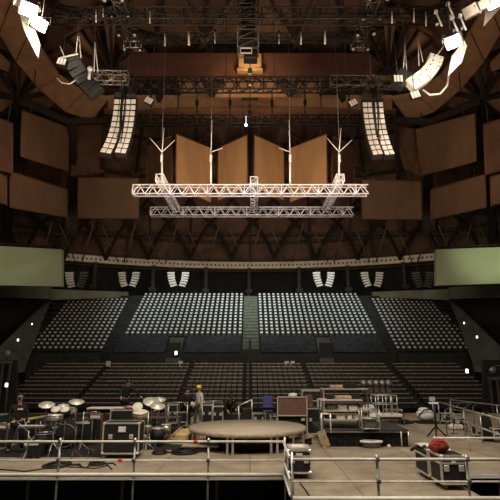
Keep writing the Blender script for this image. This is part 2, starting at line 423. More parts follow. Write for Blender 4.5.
# centre stairs and side aisles in the upper tier
def stair_flight(n, x0, x1, m, label, i0=0, i1=NU):
    mb = MB()
    for i in range(i0, i1):
        y = YU0-.3+i*TR; z = ZU0-.05+i*RI
        mb.box(((x0+x1)/2, y+TR*.25, z+.02), (x1-x0, TR*.5, .1)); mb.box(((x0+x1)/2, y+TR*.75, z+RI/2), (x1-x0, TR*.5, RI*.55))
    struct(mb.build('trim_%d' % n, m), label, 'stairs')
stair_flight(14, -.9, 1.1, M['stairs'], 'grey-green stair running up the middle of the upper tier', 1)
stair_flight(15, -18.0, -16.9, M['concrete_dk'], 'dark aisle stair left of the centre left block')
stair_flight(16, 17.0, 18.0, M['concrete_dk'], 'dark aisle stair right of the centre right block')
# front wall and covered rows
for n, (x0, x1) in enumerate(((-16.6, -10.4), (-8.0, -1.2), (1.4, 8.2), (10.2, 16.6))):
    mb = MB(); pr = []
    for i in range(4):
        y = YU0+i*TR; z = ZU0+i*RI
        pr += [(y-.12, z+.1), (y-.02, z+.72), (y+.3, z+.74), (y+.42, z+.4)]
    pr += [(YU0+4*TR-.1, ZU0+4*RI), (YU0, ZU0)]
    k = len(pr); nx = 9
    for j in range(nx):
        for (y, z) in pr: mb.v.append((x0+(x1-x0)*j/(nx-1), y+random.uniform(-.04, .04), z+random.uniform(-.04, .04)))
    for j in range(nx-1):
        for i in range(k):
            mb.f.append([j*k+i, j*k+(i+1) % k, (j+1)*k+(i+1) % k, (j+1)*k+i]); mb.m.append(0); mb.smooth.append(False)
    mb.f += [list(range(k)), list(range((nx-1)*k, nx*k))[::-1]]; mb.m += [0, 0]; mb.smooth += [False]*2
    side = ['left end', 'left of the middle stair', 'right of the middle stair', 'right end'][n]
    tag(mb.build('seat_cover', M['dark_tarp']), 'blue-black cover draped over front rows, upper tier centre, %s' % side, 'cover', 'covers over the front rows of the upper tier')
zf = at(250, 345, 59).z
struct(MB().box((0, 59.1, (zf-1+FL)/2), (35, .4, zf-1-FL)).box((-9.2, 59.4, zf-.5), (1.6, .1, 1.6)).box((9.2, 59.4, zf-.5), (1.6, .1, 1.6)).build('wall_front', M['concrete_low']), 'black front wall of the upper tier', 'wall')
mb = MB()
for i in range(8):
    for x in (-9.2, 9.2): mb.box((x, 58.6+i*.45, ZU0-1.2+i*.42), (1.7, .45, .4))
struct(mb.build('trim_17', M['parapet']), 'short grey stairs between the covered rows', 'stairs')
# small stairwell lamps
for (px, py, Y, r, lab) in ((176, 353, 58, .2, 'small bright lamp in the stairwell left of the middle stair'), (6.5, 385, 30, .11, 'bright upright lamp at the far left wall'), (467, 371, 46, .17, 'bright rectangular lamp on the right stair wall'), (464, 323, 58, .11, 'upper small lamp on the right parapet'), (477, 337, 54, .12, 'lower small lamp on the right parapet'), (18, 340, 54, .12, 'small lamp on the left parapet'), (32, 324, 58, .09, 'tiny lamp high on the left parapet'), (486, 380, 44, .09, 'tiny lamp low beside the right platform')):
    p = at(px, py, Y); t = thing('stairwell_lamp', lab, 'lamp', p)
    MB().box((0, 0, 0), (r*1.5, .1, r*2.2), bev=.03).build('lens', M['lamp_cool'], t); MB().box((0, .12, 0), (r*1.9, .12, r*2.6), bev=.03).build('housing', M['black'], t)
    if px == 6.5: MB().bar((0, .12, FL-p.z), (0, .12, 0), .05).build('pole', M['black'], t)
# ------------------------------------------------------------------ lower seating
YL0, YL1, NL = 45., 56., 11
ZL0 = FL+.0; ZL1 = at(250, 364, 56).z-.8
RL = (ZL1-ZL0)/(NL-1)
prof = [(YL0-.4, FL-.01)]
for i in range(NL): prof += [(YL0-.4+i, ZL0+i*RL+.02), (YL0-.4+i+1, ZL0+i*RL+.02)]
prof += [(59, ZL0+(NL-1)*RL+.02), (59, FL-.01)]
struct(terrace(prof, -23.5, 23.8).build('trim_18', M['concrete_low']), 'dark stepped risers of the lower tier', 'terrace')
lb = [('far left block', -22.6, -16.4, -1), ('inner left block', -15.5, -7.0, -1), ('centre left block', -6.1, -1.0, -1), ('centre right block', -.1, 5.6, 1), ('inner right block', 6.5, 15.2, 1), ('far right block', 16.2, 22.9, 1)]
spots = []
for (bn, x0, x1, sg) in lb:
    for r in range(NL):
        n = int((x1-x0)/.55)
        for k in range(n+1):
            x = (x1-k*.55) if sg < 0 else (x0+k*.55)
            spots.append(((x, YL0+r*1.0+.05, ZL0+r*RL+.02), bn, r+1, k+1))
field(spots, lower_seat_mb(), [M['seat_low'], M['seat_highlight']], 'tiered_chair', 'seat', lambda s: 'dark chairs of the lower tier, '+s[1],
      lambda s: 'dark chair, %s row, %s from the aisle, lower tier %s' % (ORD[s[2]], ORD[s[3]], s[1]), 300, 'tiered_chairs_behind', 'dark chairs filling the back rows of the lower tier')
mb = MB()
for r in range(NL):
    for x in (-15.95, -6.55, 6.05, 15.7): mb.box((x, YL0-.4+r+.05, ZL0+r*RL), (.7, .08, .05)); mb.box((x, YL0-.4+r+.55, ZL0+r*RL+RL/2), (.7, .08, .05))
struct(mb.build('trim_19', M['parapet']), 'stair edges in the lower tier aisles', 'stairs')
# black post in the centre aisle
t = thing('black_mast', 'thin black mast standing in the centre aisle before the lower tier', 'mast', (GX(250, 44, 0), 44.3, FL))
MB().box((0, 0, 3.2), (.22, .22, 6.4), bev=.03).build('pole', M['black'], t); MB().box((0, 0, .05), (.8, .8, .1), bev=.03).build('base', M['black'], t)
for k in range(5): MB().bar((-.3, 0, 1.2+k*1.05), (.3, 0, 1.2+k*1.05), .03).build('rung', M['black_steel'], t)
# tiny pale boxes on the lower tier's back row
for (px, lab) in ((107, 'left'), (180, 'centre left'), (287, 'centre'), (293, 'centre right')):
    p = at(px, 361, 56.6); t = thing('grey_box', 'small pale grey box behind the lower tier, %s' % lab, 'box', (p.x, 57.2, ZL0+10*RL+.02), group='pale boxes behind the lower tier')
    MB().box((0, 0, .8), (.5, .4, .6), bev=.05).build('case', M['cable_white'], t); MB().bar((0, 0, 0), (0, 0, .6), .05).build('stand', M['black'], t)
# ------------------------------------------------------------------ side walls and parapets
def quadwall(name, pts, t, m, label, cat, n=(0, 1, 0)):
    return struct(MB().slab(pts, t, n).build(name, m), label, cat)
for sg, side in ((0, 'left'), (1, 'right')):
    fx = (lambda x: x) if sg == 0 else (lambda x: 500-x)
    base = 20+sg*8
    # pale green upper parapets
    quadwall('trim_%d' % base, [at(fx(-12), 284, 60), at(fx(50), 287, 66), at(fx(50), 299, 66), at(fx(-12), 297, 60)], .5, M['green_wall'], 'pale green balcony parapet at the far %s' % side, 'parapet')
    quadwall('trim_%d' % (base+1), [at(fx(50), 289, 67), at(fx(128), 292, 74.5), at(fx(128), 297, 74.5), at(fx(50), 300, 67)], .5, M['green_wall'], 'grey-green parapet above the %s side block' % side, 'parapet')
    # dark side wall, and the sloping parapet of the tier
    quadwall('wall_%s' % side, [at(fx(-60), 297, 56), at(fx(52), 300, 67.5), at(fx(46), 420, 67.5), at(fx(-60), 470, 56)], .5, M['void'], 'black vomitory wall at the %s' % side, 'wall')
    quadwall('trim_%d' % (base+2), [at(fx(50), 301, 66), at(fx(46), 301, 66), at(fx(-4), 350, 52), at(fx(-4), 375, 52), at(fx(24), 372, 54), at(fx(30), 345, 60)], .4, M['parapet'], 'sloping grey parapet on the %s flank of the upper tier' % side, 'parapet')
    quadwall('trim_%d' % (base+3), [at(fx(22), 372, 56), at(fx(28), 352, 59), at(fx(34), 352, 59), at(fx(22), 412, 46), at(fx(16), 412, 46)], .4, M['concrete_low'], 'dark wall beside the %s end of the lower tier' % side, 'wall')
    quadwall('trim_%d' % (base+4), [at(fx(-20), 360, 42), at(fx(16), 360, 42), at(fx(16), 425, 42), at(fx(-20), 425, 42)], .4, M['concrete_low'], 'dark low wall at the %s of the arena floor' % side, 'wall')
    # stair treads on flank
    mb = MB()
    for i in range(10):
        a = at(fx(50-2.6*i), 304+4.6*i, 66-.7*i); b = at(fx(62-3.2*i), 304+4.6*i, 66-.7*i)
        mb.beam(a, b, .6, .2)
    struct(mb.build('trim_%d' % (base+5), M['concrete_dk']), 'flank stairs beside the %s side block' % side, 'stairs')
# side platforms with chairs/lamps
for sg, side in ((0, 'left'), (1, 'right')):
    fx = (lambda x: x) if sg == 0 else (lambda x: 500-x)
    A = at(fx(14), 362 if sg == 0 else 378, 41); zz = A.z
    B = at(fx(-14), 362 if sg == 0 else 378, 41)
    t = thing('side_platform', 'low grey platform with rail at the far %s edge' % side, 'platform', ((A.x+B.x)/2, 40, FL))
    w = abs(A.x-B.x)
    MB().box((0, 0, zz-FL), (w, 1.6, .2)).build('platform_top', M['parapet'], t)
    for sx in (-1, 1): MB().box((sx*(w/2-.1), -.6, (zz-FL)/2), (.14, .14, zz-FL)).build('post', M['dull_steel'], t); MB().box((sx*(w/2-.1), .6, (zz-FL)/2), (.14, .14, zz-FL)).build('post', M['dull_steel'], t)
    MB().bar((-w/2, -.75, zz-FL+1.0), (w/2, -.75, zz-FL+1.0), .035).build('rail', M['dull_steel'], t)
    for k in range(2):
        x = (A.x+B.x)/2+(k-.5)*.9+(-.6 if sg else .6)
        u = thing('round_lamp', 'round pale-rimmed lamp on the %s platform, %s of two' % (side, ('left', 'right')[k]), 'lamp', (x, 39.9, zz+.1))
        MB().bar((0, 0, 0), (0, 0, .35), .04).build('stand', M['black'], u); MB().lathe((0, .15, .55), [(.02, -.15), (.22, -.13), (.3, .1), (.3, .2)], 12, (0, -1, 0)).build('shell', M['dull_steel'], u)
        MB().lathe((0, -.07, .55), [(.01, 0), (.26, 0), (.26, .02), (.01, .03)], 12, (0, -1, 0)).build('lens', M['glass'], u)
# pale green display boards
for sg, side in ((0, 'left'), (1, 'right')):
    if sg == 0: c = [(-16, 245), (62, 249.5), (62, 286.5), (-16, 285)]; Y = (50, 56)
    else: c = [(436, 249.5), (516, 246.5), (516, 283), (436, 285.5)]; Y = (56, 50)
    P = [at(c[0][0], c[0][1], Y[0]), at(c[1][0], c[1][1], Y[1]), at(c[2][0], c[2][1], Y[1]), at(c[3][0], c[3][1], Y[0])]
    t = thing('hanging_board', 'large pale green board hanging at the far %s above the parapet' % side, 'board', (P[2]+P[3])/2)
    MB().slab(P, .6, (0, 1, 0)).build('panel', M['green_board'], t, world=True)
    mb = MB()
    for k in range(11):
        p = P[0].lerp(P[1], (k+.5)/11); mb.box((p.x, p.y+.3, p.z+.15), (.25, .5, .3))
    mb.bar(P[0]+V((0, .3, .35)), P[1]+V((0, .3, .35)), .07); mb.build('bracket', M['black_steel'], t, world=True)
    for k in (.15, .35, .6, .85):
        p = P[0].lerp(P[1], k); MB().bar(p+V((0, .3, .3)), p+V((0, .3, 12)), .04).build('hanger', M['black_steel'], t, world=True)
# ------------------------------------------------------------------ trusses
def truss(name, label, a, b, h, w, m, r=.05, rb=.03, seg=1.0, group=None, hang=(), hz=12, simple=False):
    a = V(a); b = V(b); mid = (a+b)/2; t = thing(name, label, 'truss', mid, group=group)
    d = (b-a); L = d.length; d.normalize(); x = d.cross(V((0, 0, 1)))
    x = x.normalized(); up = x.cross(d).normalized()
    off = [(-1, -1), (1, -1), (1, 1), (-1, 1)]
    cs = [x*w/2*p+up*h/2*q for p, q in off]
    for c in cs: MB().bar(a+c, b+c, r, 6).build('chord', m, t, world=True)
    n = max(2, int(round(L/seg))); mb = MB()
    for i in range(n+1):
        p = a+d*L*i/n
        if simple:
            if i < n:
                q = a+d*L*(i+1)/n; mm = (p+q)/2
                for (lo, hi) in ((0, 3), (1, 2)): mb.bar(p+cs[lo], mm+cs[hi], rb, 4); mb.bar(mm+cs[hi], q+cs[lo], rb, 4)
                mb.bar(p+cs[0], mm+cs[1], rb*.7, 4); mb.bar(mm+cs[3], q+cs[2], rb*.7, 4)
            if i % 3 == 0:
                for k in range(4): mb.bar(p+cs[k], p+cs[(k+1) % 4], rb*1.3, 4)
            continue
        for k in range(4): mb.bar(p+cs[k], p+cs[(k+1) % 4], rb, 4)
        if i < n:
            q = a+d*L*(i+1)/n; mm = (p+q)/2
            for k in (1, 3):
                mb.bar(p+cs[k], mm+cs[(k+1) % 4], rb, 4); mb.bar(mm+cs[(k+1) % 4], q+cs[k], rb, 4)
            for k in (0, 2): mb.bar(p+cs[k], q+cs[(k+1) % 4], rb, 4)
    mb.build('lacing', m, t, world=True)
    for f in hang:
        p = a+d*L*f
        MB().bar(p+up*h/2, p+V((0, 0, hz)), .03, 4).build('hanging_chain', M['black_steel'], t, world=True)
    return t
# bright white box truss in mid air: front, rear and three cross trusses
Yf = 32.; Yr = 37.2
zc = at(250, 190.5, Yf).z
a = at(133.5, 190.5, Yf); b = at(367.5, 190.5, Yf)
zr2 = at(250, 212, Yr).z
truss('lighting_truss', 'long bright white box truss hanging at front of the floating frame', a, b, .66, .55, M['white_steel'], .05, .034, .85, simple=True)
a2 = at(151, 212, Yr); b2 = at(353, 212, Yr)
truss('lighting_truss', 'shorter white box truss hanging behind and below the long one', a2, b2, .66, .55, M['white_steel'], .045, .03, .85, simple=True)
for (p, q, l) in (((155, 178), (176, 214), 'left'), ((345, 178), (326, 214), 'right')):
    truss('cross_truss', 'white slanting cross truss joining the front and rear trusses at the %s' % l, at(p[0]+4*(1 if l == 'left' else -1), 184, Yf-.6)+V((0, 0, .5)), at(q[0], 212, Yr-.3)+V((0, 0, .25)), .5, .5, M['white_steel'], .05, .035, .7)
truss('cross_truss', 'short white cross truss joining the trusses at the centre', at(254, 184, Yf-.4)+V((0, 0, .3)), at(254, 212, Yr-.3)+V((0, 0, .2)), .5, .5, M['white_steel'], .05, .035, .7)
# bridles above it: chain, shackle and Y sling
for (px, s_) in ((162, 1), (211, 1), (290, -1), (339, 1)):
    p0 = at(px, 185, Yf); p1 = at(px, 152, Yf); t = thing('rigging_bridle', {162: 'far left', 211: 'inner left', 290: 'inner right', 339: 'far right'}[px]+' white chain bridle holding up the front truss', 'rigging', p0)
    MB().bar(p0, p1, .07, 6).build('chain', M['white_steel'], t, world=True)
    MB().box((p1.x, p1.y, p1.z-.5), (.17, .17, .6), bev=.04).build('chain_hoist', M['white_steel'], t, world=True)
    tl = [(px-12, 138), (px+2, 128), (px+13, 140)] if px in (162, 339) else ([(px+1, 120), (px+12, 148)] if px == 211 else [(px-1, 120), (px-11, 148)])
    for q in tl: MB().bar(p1, at(q[0], q[1], Yf), .03, 5).build('sling', M['white_steel'], t, world=True)
    MB().bar(at(px, 140, Yf), at(px, 120, Yf)+V((0, 0, 9)), .02, 4).build('wire_rope', M['dull_steel'], t, world=True)
# dark ceiling trusses
truss('roof_truss', 'topmost dark truss crossing the frame below the ceiling', at(48, 16, 30), at(456, 16, 30), .95, .7, M['black_steel'], .06, .035, 1.4, hang=(.1, .3, .5, .7, .9))
truss('roof_truss', 'dark truss hung with pale tubes, under the topmost one', at(140, 38, 33), at(352, 38, 33), .5, .5, M['black_steel'], .05, .03, 1.2, hang=(.1, .5, .9))
truss('roof_truss', 'bright steel truss end beside the left black speaker', at(82, 77, 36), at(128, 78, 36), .95, .6, M['steel'], .05, .035, 1.4, hang=(.2, .9))
truss('roof_truss', 'dark lattice truss in front of the amber lit board', at(128, 85, 37), at(372, 85, 37), 1.1, .7, M['black_steel'], .07, .045, 1.2, hang=(.1, .4, .6, .9))
truss('roof_truss', 'dark truss end beside the right white curved speaker', at(330, 82, 36.5), at(412, 83, 36.5), .9, .6, M['dull_steel'], .05, .03, 1.3, hang=(.2, .9))
truss('roof_truss', 'long black truss above the tall timber panels', at(104, 121, 46), at(396, 121, 46), .9, .8, M['black_steel'], .08, .05, 1.1, hang=(.05, .25, .5, .75, .95))
# thin droppers between trusses
for i, px in enumerate((151, 197, 230, 272, 305, 349)):
    tag(MB().bar(at(px, 90, 42), at(px, 124, 42), .07, 5).box(at(px, 103, 42), (.3, .3, .5)).build('dropper_pipe', M['black'], loc=at(px, 90, 42), world=True), '%s thin black dropper pipe from the left, above the timber panels' % ORD[i+1], 'pipe', 'dropper pipes above the timber panels')
# pale tubes on the top trusses
for i, (px, py, h, w) in enumerate(((165, 40, 12, 3), (189, 38, 14, 4), (215, 37, 13, 1.5), (279, 38, 12, 1.5), (301, 38, 13, 3), (325, 37, 14, 3.5), (96, 16, 13, 1.5), (150, 17, 12, 1.5), (392, 17, 12, 2.5), (414, 15, 14, 2), (426, 19, 14, 2), (103, 12, 10, 1))):
    Y = 32.4 if i < 6 else 29.4
    p = at(px, py+h/2, Y); q = at(px, py-h/2, Y); t = thing('tube_lamp', 'pale upright tube clamped on the %s, %s from the left' % (('second truss', ORD[i+1]) if i < 6 else ('topmost truss', ORD[[1, 3, 4, 5, 6, 2][i-6]])), 'lamp', p, group='pale tubes clamped on the upper trusses')
    MB().bar(p, q, .035*w/1.5, 6).build('tube', M['cable_white'], t, world=True); MB().box(q+V((0, .1, .05)), (.16, .3, .14)).build('clamp', M['black'], t, world=True)
# trusses running away from the viewer, hung with moving lights
def moving_light(loc, label, group, lens=M['glass'], rz=0., tilt=0.):
    t = thing('moving_light', label, 'stage light', loc, rz, group)
    MB().box((0, 0, -.12), (.36, .26, .2), bev=.03).build('base', M['black'], t)
    y = MB(); y.box((-.2, 0, -.42), (.06, .16, .46), bev=.02).box((.2, 0, -.42), (.06, .16, .46), bev=.02).box((0, 0, -.24), (.44, .16, .06)); y.build('yoke', M['black_steel'], t)
    h = MB(); dv = V((0, -math.sin(.5+tilt), -math.cos(.5+tilt))); h.lathe(V((0, 0, -.55))-dv*.2, [(.08, 0), (.15, .06), (.16, .32), (.14, .4)], 12, dv); hd = h.build('head', M['black'], t)
    MB().lathe(V((0, 0, -.55))+dv*.2, [(.01, 0), (.13, 0), (.12, .03), (.01, .04)], 12, dv).build('lens', lens, hd)
    return t
for sg, (px, side) in enumerate(((135, 'left'), (358, 'right'))):
    e = at(px, 44, 34); s_ = V((e.x, 19, e.z)); 
    truss('depth_truss', 'black truss running back overhead, hung with lights, at the %s' % side, s_, e, .7, .8, M['dull_steel'], .05, .03, 1.2, hang=(.2, .9))
    k = 0
    for yy in (33.4, 31.6, 29.8, 28, 26.2):
        for dx in (-.75, .75):
            k += 1
            moving_light((e.x+dx*.8, yy, e.z-.35), 'black moving light under the %s overhead truss, %s pair from its far end, %s side' % (side, ORD[(k+1)//2], 'left' if dx < 0 else 'right'), 'moving lights on the %s overhead truss' % side, tilt=random.uniform(-.3, .4))
            MB
    for j, yy in enumerate((33.0, 30.6, 28.6, 27)):
        p = V((e.x+random.uniform(-.6, .6), yy, e.z+.2)); t = thing('tube_lamp', 'pale tube on the %s overhead truss, %s from its far end' % (side, ORD[j+1]), 'lamp', p, group='pale tubes on the overhead trusses')
        MB().bar(p, p+V((0, 0, .9)), .05, 6).build('tube', M['cable_white'], t, world=True); MB().box(p, (.2, .2, .16)).build('clamp', M['black'], t, world=True)
    f = thing('end_frame', 'pale rectangular frame under the far end of the %s overhead truss' % side, 'frame', e+V((0, -.2, -.55)))
    m_ = MB()
    for z_ in (-.35, .35): m_.bar((-.7, -.5, z_*.8), (.7, -.5, z_*.8), .05)
    for x_ in (-.7, -.2, .25, .7): m_.bar((x_, -.5, -.28), (x_, -.5, .28), .04)
    m_.build('frame', M['steel'] if sg == 0 else M['dull_steel'], f)
# centre cluster
e = at(248, 50, 31)
t = thing('scoreboard_frame', 'dark hanging cage column at top centre above the amber box', 'rigging', e)
mb = MB()
for x in (-.75, .75):
    for y in (-.6, .6): mb.bar(e+V((x, y, -.2)), e+V((x, y, 6)), .05)
for k in range(8):
    z = -.2+k*.75; mb.bar(e+V((-.75, -.6, z)), e+V((.75, -.6, z)), .035); mb.bar(e+V((-.75, -.6, z)), e+V((.75, -.6, z+.75)), .03); mb.bar(e+V((-.75, .6, z)), e+V((.75, .6, z)), .035)
mb.build('cage', M['dull_steel'], t, world=True)
MB().box(e+V((0, 0, 2.6)), (1.1, .9, 4.2), bev=.1).build('cable_bundle', M['black_cloth'], t, world=True)
f = MB(); c = at(246, 50.5, 30)
f.box(c+V((0, 0, .2)), (.85, .08, .07)).box(c+V((0, 0, -.2)), (.85, .08, .07)).box(c+V((-.4, 0, 0)), (.07, .08, .46)).box(c+V((.4, 0, 0)), (.07, .08, .46))
f.build('pale_frame', M['cable_white'], t, world=True)
MB().box(at(250.5, 57.5, 31), (1.0, .8, .6), bev=.06).build('projector_box', M['black'], t, world=True)
# lit gusset box
t = thing('lit_soffit_box', 'small amber lit box on the roof beam behind the centre column', 'box', at(250, 62, 43.6))
MB().box(at(250, 63, 43.6), (2.4, .5, 2.1), bev=.1).build('box', M['panel_lit'], t, world=True); MB().box(at(250, 71, 43.3), (2.6, .6, .3)).build('ledge', M['board'], t, world=True)
# black speaker bits hanging below
for k, (py, h, w) in enumerate(((72, 8, .4), (85, 6, .35), (99, 2, 1.6), (113, 5, .4), (121, 6, .6))):
    p = at(250, py, 41); tag(MB().box(p, (w, .4, h*.085), bev=.06).bar(p, p+V((0, 0, .9)), .04).build('hanging_unit', M['black'], loc=p, world=True), 'small black unit on the centre drop line, %s from the top' % ORD[k+1], 'speaker', 'black units on the centre drop line')
p = at(246, 125, 44); tag(MB().ball((0, 0, 0), .16).bar((0, 0, 0), (0, 0, 1), .02).build('tiny_lamp', M['lamp_cool'], loc=p), 'tiny lit lamp at the bottom of the centre drop line', 'lamp')
# ------------------------------------------------------------------ line arrays
def line_array(label, px0, py0, px1, py1, Y, curve, w, n=10, m=None, black_top=0):
    top = at(px0, py0, Y); bot = at(px1, py1, Y)
    t = thing('line_array', label, 'speaker', top, group='long white line array speakers')
    pts = []
    for i in range(n+1):
        f = i/n; x = top.x+(bot.x-top.x)*(f**curve); z = top.z+(bot.z-top.z)*f; y = Y+1.1*(f**2.4)*-1
        pts.append(V((x, -y+2*Y-0, z)) if 0 else V((x, y, z)))
    for i in range(n):
        p = (pts[i]+pts[i+1])/2; d = pts[i+1]-pts[i]; h = d.length
        ry = math.atan2(-d.x, -d.z)*-1; ry = math.atan2(d.x, -d.z)*-1
        rx = math.atan2(-d.y, -d.z)*-1
        b = MB().box((0, .22, 0), (w, .5, h*.9), bev=.03).build('cabinet', M['black'], t)
        b.location = p-top; b.rotation_euler = (rx, -ry*-1, 0)
        g = MB(); g.box((-w*.25, -.05, 0), (w*.42, .06, h*.74), bev=.015).box((w*.25, -.05, 0), (w*.42, .06, h*.74), bev=.015)
        g.build('grille', m or M['speaker_white'], b)
    MB().box((0, .2, .14), (w*1.05, .7, .12)).build('fly_bar', M['black_steel'], t)
    MB().bar((-w*.4, .2, .2), (0, .2, 1.4), .025).bar((w*.4, .2, .2), (0, .2, 1.4), .025).bar((0, .2, 1.4), (0, .2, 3.3), .03).build('chain', M['black_steel'], t)
    return t
line_array('white line array, left column of the left hanging pair', 119.8, 99, 109.5, 160, 33, 2.3, .83)
line_array('white line array, right column of the left hanging pair', 131, 99, 124, 160, 33, 2.3, .83)
line_array('white line array, left column of the right hanging pair', 367, 102, 374.5, 161.5, 33, 2.0, .74, m=M['cable_white'])
line_array('white line array, right column of the right hanging pair', 378, 102, 386, 161.5, 33, 2.0, .74)
for px, s_ in ((126, 'left'), (372, 'right')):
    p = at(px, 95, 32.6)
    t = thing('motor_rig', 'black rigging frame with motors above the %s pair of arrays' % s_, 'rigging', p)
    MB().box((0, 0, .0), (1.5, .5, .14)).bar((-.7, 0, 0), (0, 0, 1.2), .04).bar((.7, 0, 0), (0, 0, 1.2), .04).build('spreader', M['black_steel'], t)
    MB().box((-.3, 0, .5), (.28, .3, .5), bev=.05).build('motor', M['black'], t); MB().box((.32, 0, .45), (.28, .3, .5), bev=.05).build('motor', M['black'], t)
    MB().bar((0, 0, 1.2), (0, 0, 8), .03).build('chain', M['black_steel'], t)
    mb = MB(); random.seed(3)
    for k in range(7):
        x = random.uniform(-.15, .15); mb.path([V((x, -.55, .2)), V((x*1.6+random.uniform(-.1, .1), -.62, -1.6)), V((x*.6, -.68, -3.0-.2*k)), V((x*.5+(-.5 if s_ == 'left' else .5)*.3, -.9, -3.9))], .035, 4)
    mb.build('cable_loom', M['black'], t)
# side arrays
def side_array(label, path, Y0, Y1, w, m, n=6):
    P = [at(x, y, Y0+(Y1-Y0)*i/(len(path)-1)) for i, (x, y) in enumerate(path)]
    t = thing('side_array', label, 'speaker', P[0])
    def ev(f):
        g = f*(len(P)-1); i = min(int(g), len(P)-2); return P[i].lerp(P[i+1], g-i)
    for i in range(n):
        a = ev(i/n); b = ev((i+1)/n); d = (b-a); h = d.length; mid = (a+b)/2
        c = MB().box((0, 0, 0), (w, .6, h*.93), bev=.04).build('cabinet', m, t); c.location = mid-P[0]; c.rotation_euler = (0, math.atan2(d.x, d.z), 0)
        MB().ball((w*.18, -.31, 0), .055).build('fixing', M['black'], c); MB().ball((-w*.3, -.31, 0), .035).build('fixing', M['black'], c)
    return t, P
t, P = side_array('white curved speaker array beside the right flood lamp', [(436, 57), (433, 66), (425, 76), (409, 87)], 30, 30, 1.0, M['speaker_white'])
MB().path([at(423, 90, 30), at(430, 95, 29.8), at(440, 94, 29.7), at(447, 86, 29.7), at(450, 70, 29.7), at(452, 56, 29.8)], .07, 8).build('hose', M['cable_white'], t, world=True)
MB().bar(at(436, 57, 30), at(448, 40, 30), .05).build('strut', M['cable_white'], t, world=True)
for (a_, b_) in (((403, 76), (405, 45)), ((407, 76), (405, 45)), ((419, 66), (418, 38)), ((423, 62), (418, 38))): MB().bar(at(*a_, 30), at(*b_, 30), .025).build('sling', M['cable_white'], t, world=True)
MB().bar(at(405, 45, 30), at(405, 20, 30), .03).bar(at(418, 38, 30), at(418, 18, 30), .03).build('chain', M['black_steel'], t, world=True)
MB().box(at(401, 80, 30.3), (1.0, .8, 1.3), ry=.6, bev=.06).build('sub_cabinet', M['black'], t, world=True)
t, P = side_array('black curved speaker array beside the left flood lamp', [(72, 56), (77, 70), (86, 83), (98, 95)], 30, 30, 1.15, M['black'])
MB().path([at(57, 78, 30), at(62, 83, 29.8), at(70, 84, 29.7), at(76, 80, 29.7)], .04, 8).build('hose', M['cable_white'], t, world=True)
for (a_, b_) in (((76, 53), (78, 36)), ((81, 58), (79, 36)), ((94, 72), (95, 42)), ((98, 72), (95, 42))): MB().bar(at(*a_, 29.7), at(*b_, 29.7), .035).build('sling', M['cable_white'], t, world=True)
MB().bar(at(78.5, 36, 29.7), at(78.5, 15, 29.7), .03).bar(at(95, 42, 29.7), at(95, 15, 29.7), .03).build('chain', M['black_steel'], t, world=True)
MB().bar(at(60, 58, 29.6), at(78, 54, 29.6), .06).bar(at(60, 46, 29.6), at(65, 58, 29.6), .03).build('fly_bar', M['cable_white'], t, world=True)
MB().ball(at(90, 69, 29.5), .2).bar(at(90, 69, 29.5), at(89, 79, 29.5), .1).build('chain_hoist', M['white_steel'], t, world=True)
# small louvred lamp units
for (px, py, Y, rz, lab) in ((149, 101, 34, .5, 'right of the left line arrays'), (353, 103, 34, -.5, 'left of the right line arrays'), (415, 95, 29.5, -.3, 'under the right white curved array'), (62, 62, 29.5, .2, 'at the top of the left black array'), (398, 79, 29, .0, 'on the sub cabinet beside the right array')):
    p = at(px, py, Y); t = thing('louvred_lamp', 'small pale louvred lamp '+lab, 'lamp', p, 0)
    MB().box((0, .1, 0), (.66, .3, .5), ry=rz, bev=.04).build('housing', M['black'], t)
    mb = MB(); R_ = Matrix.Rotation(rz, 3, 'Y')
    for k in range(3): mb.box(R_@V(((k-1)*.21, -.08, 0)), (.15, .05, .46), ry=rz)
    mb.build('louvre', M['cable_white'], t); MB().bar((0, .1, .25), (0, .1, 3.2), .025).build('hanger', M['black_steel'], t)
# delay speaker columns under the rim
for i, (px, c, m) in enumerate(((71, 1, 0), (83, -1, 1), (123.5, 1, 0), (135, -1, 0), (172.5, 1, 0), (184.5, -1, 0), (317.5, 1, 0), (329.5, -1, 0), (365.5, 1, 0), (378, -1, 0), (417, 1, 1), (428, -1, 1))):
    Y = 72.5 if 100 < px < 400 else 68.5
    p = at(px, 272, Y); t = thing('rim_speaker', '%s pale striped curved speaker column from the left under the fascia' % ORD[i+1], 'speaker', p, group='striped speaker columns under the concourse fascia')
    MB().bar((0, 0, 0), (0, 0, .9), .06).bar((-.4, 0, .05), (.4, 0, .05), .06).build('hanger', M['black'], t)
    for k in range(6):
        f = (k+.5)/6; MB().box((c*.55*f*f-c*.2, 0, -f*2.3), (1.15*(1-.15*f), .5, .27), ry=c*-.28*f, bev=.05).build('cabinet', (M['speaker_white'], M['parapet'])[m], t)
# ------------------------------------------------------------------ hanging acoustic panels
def panel(label, pts, Ys, m, t=.25):
    hl = 1.0 if pts[0][1] > 160 else 5
    P = [at(x, y, Y) for (x, y), Y in zip(pts, Ys)]
    o = thing('acoustic_panel', label, 'panel', (P[2]+P[3])/2, group='hanging timber acoustic panels')
    # keep the edges upright: use the average height of the edge
    MB().slab(P, t, (0, 1, 0)).build('board', m, o, world=True)
    for k in (.15, .85):
        p = P[0].lerp(P[1], k); MB().bar(p+V((0, t/2, -.3)), p+V((0, t/2, hl)), .05).build('hanger', M['black_steel'], o, world=True)
    mb = MB()
    for (i, j) in ((0, 1), (1, 2), (2, 3), (3, 0)): mb.bar(P[i]+V((0, -.02, 0)), P[j]+V((0, -.02, 0)), .07, 4)
    mb.build('edge_trim', M['board_dark'], o, world=True)
panel('large brown panel at upper left, above the other leaning panel', [(22, 111), (68, 127), (68, 172), (21, 156)], (42, 50, 50, 42), M['panel'])
panel('brown panel at lower left, under the large upper one', [(10, 172), (67, 189), (67, 218), (10, 207)], (42, 50, 50, 42), M['panel'])
panel('brown flat panel left of the white truss', [(78, 177), (139, 179), (139, 218.5), (78, 218.5)], (53, 53, 53, 53), M['panel'])
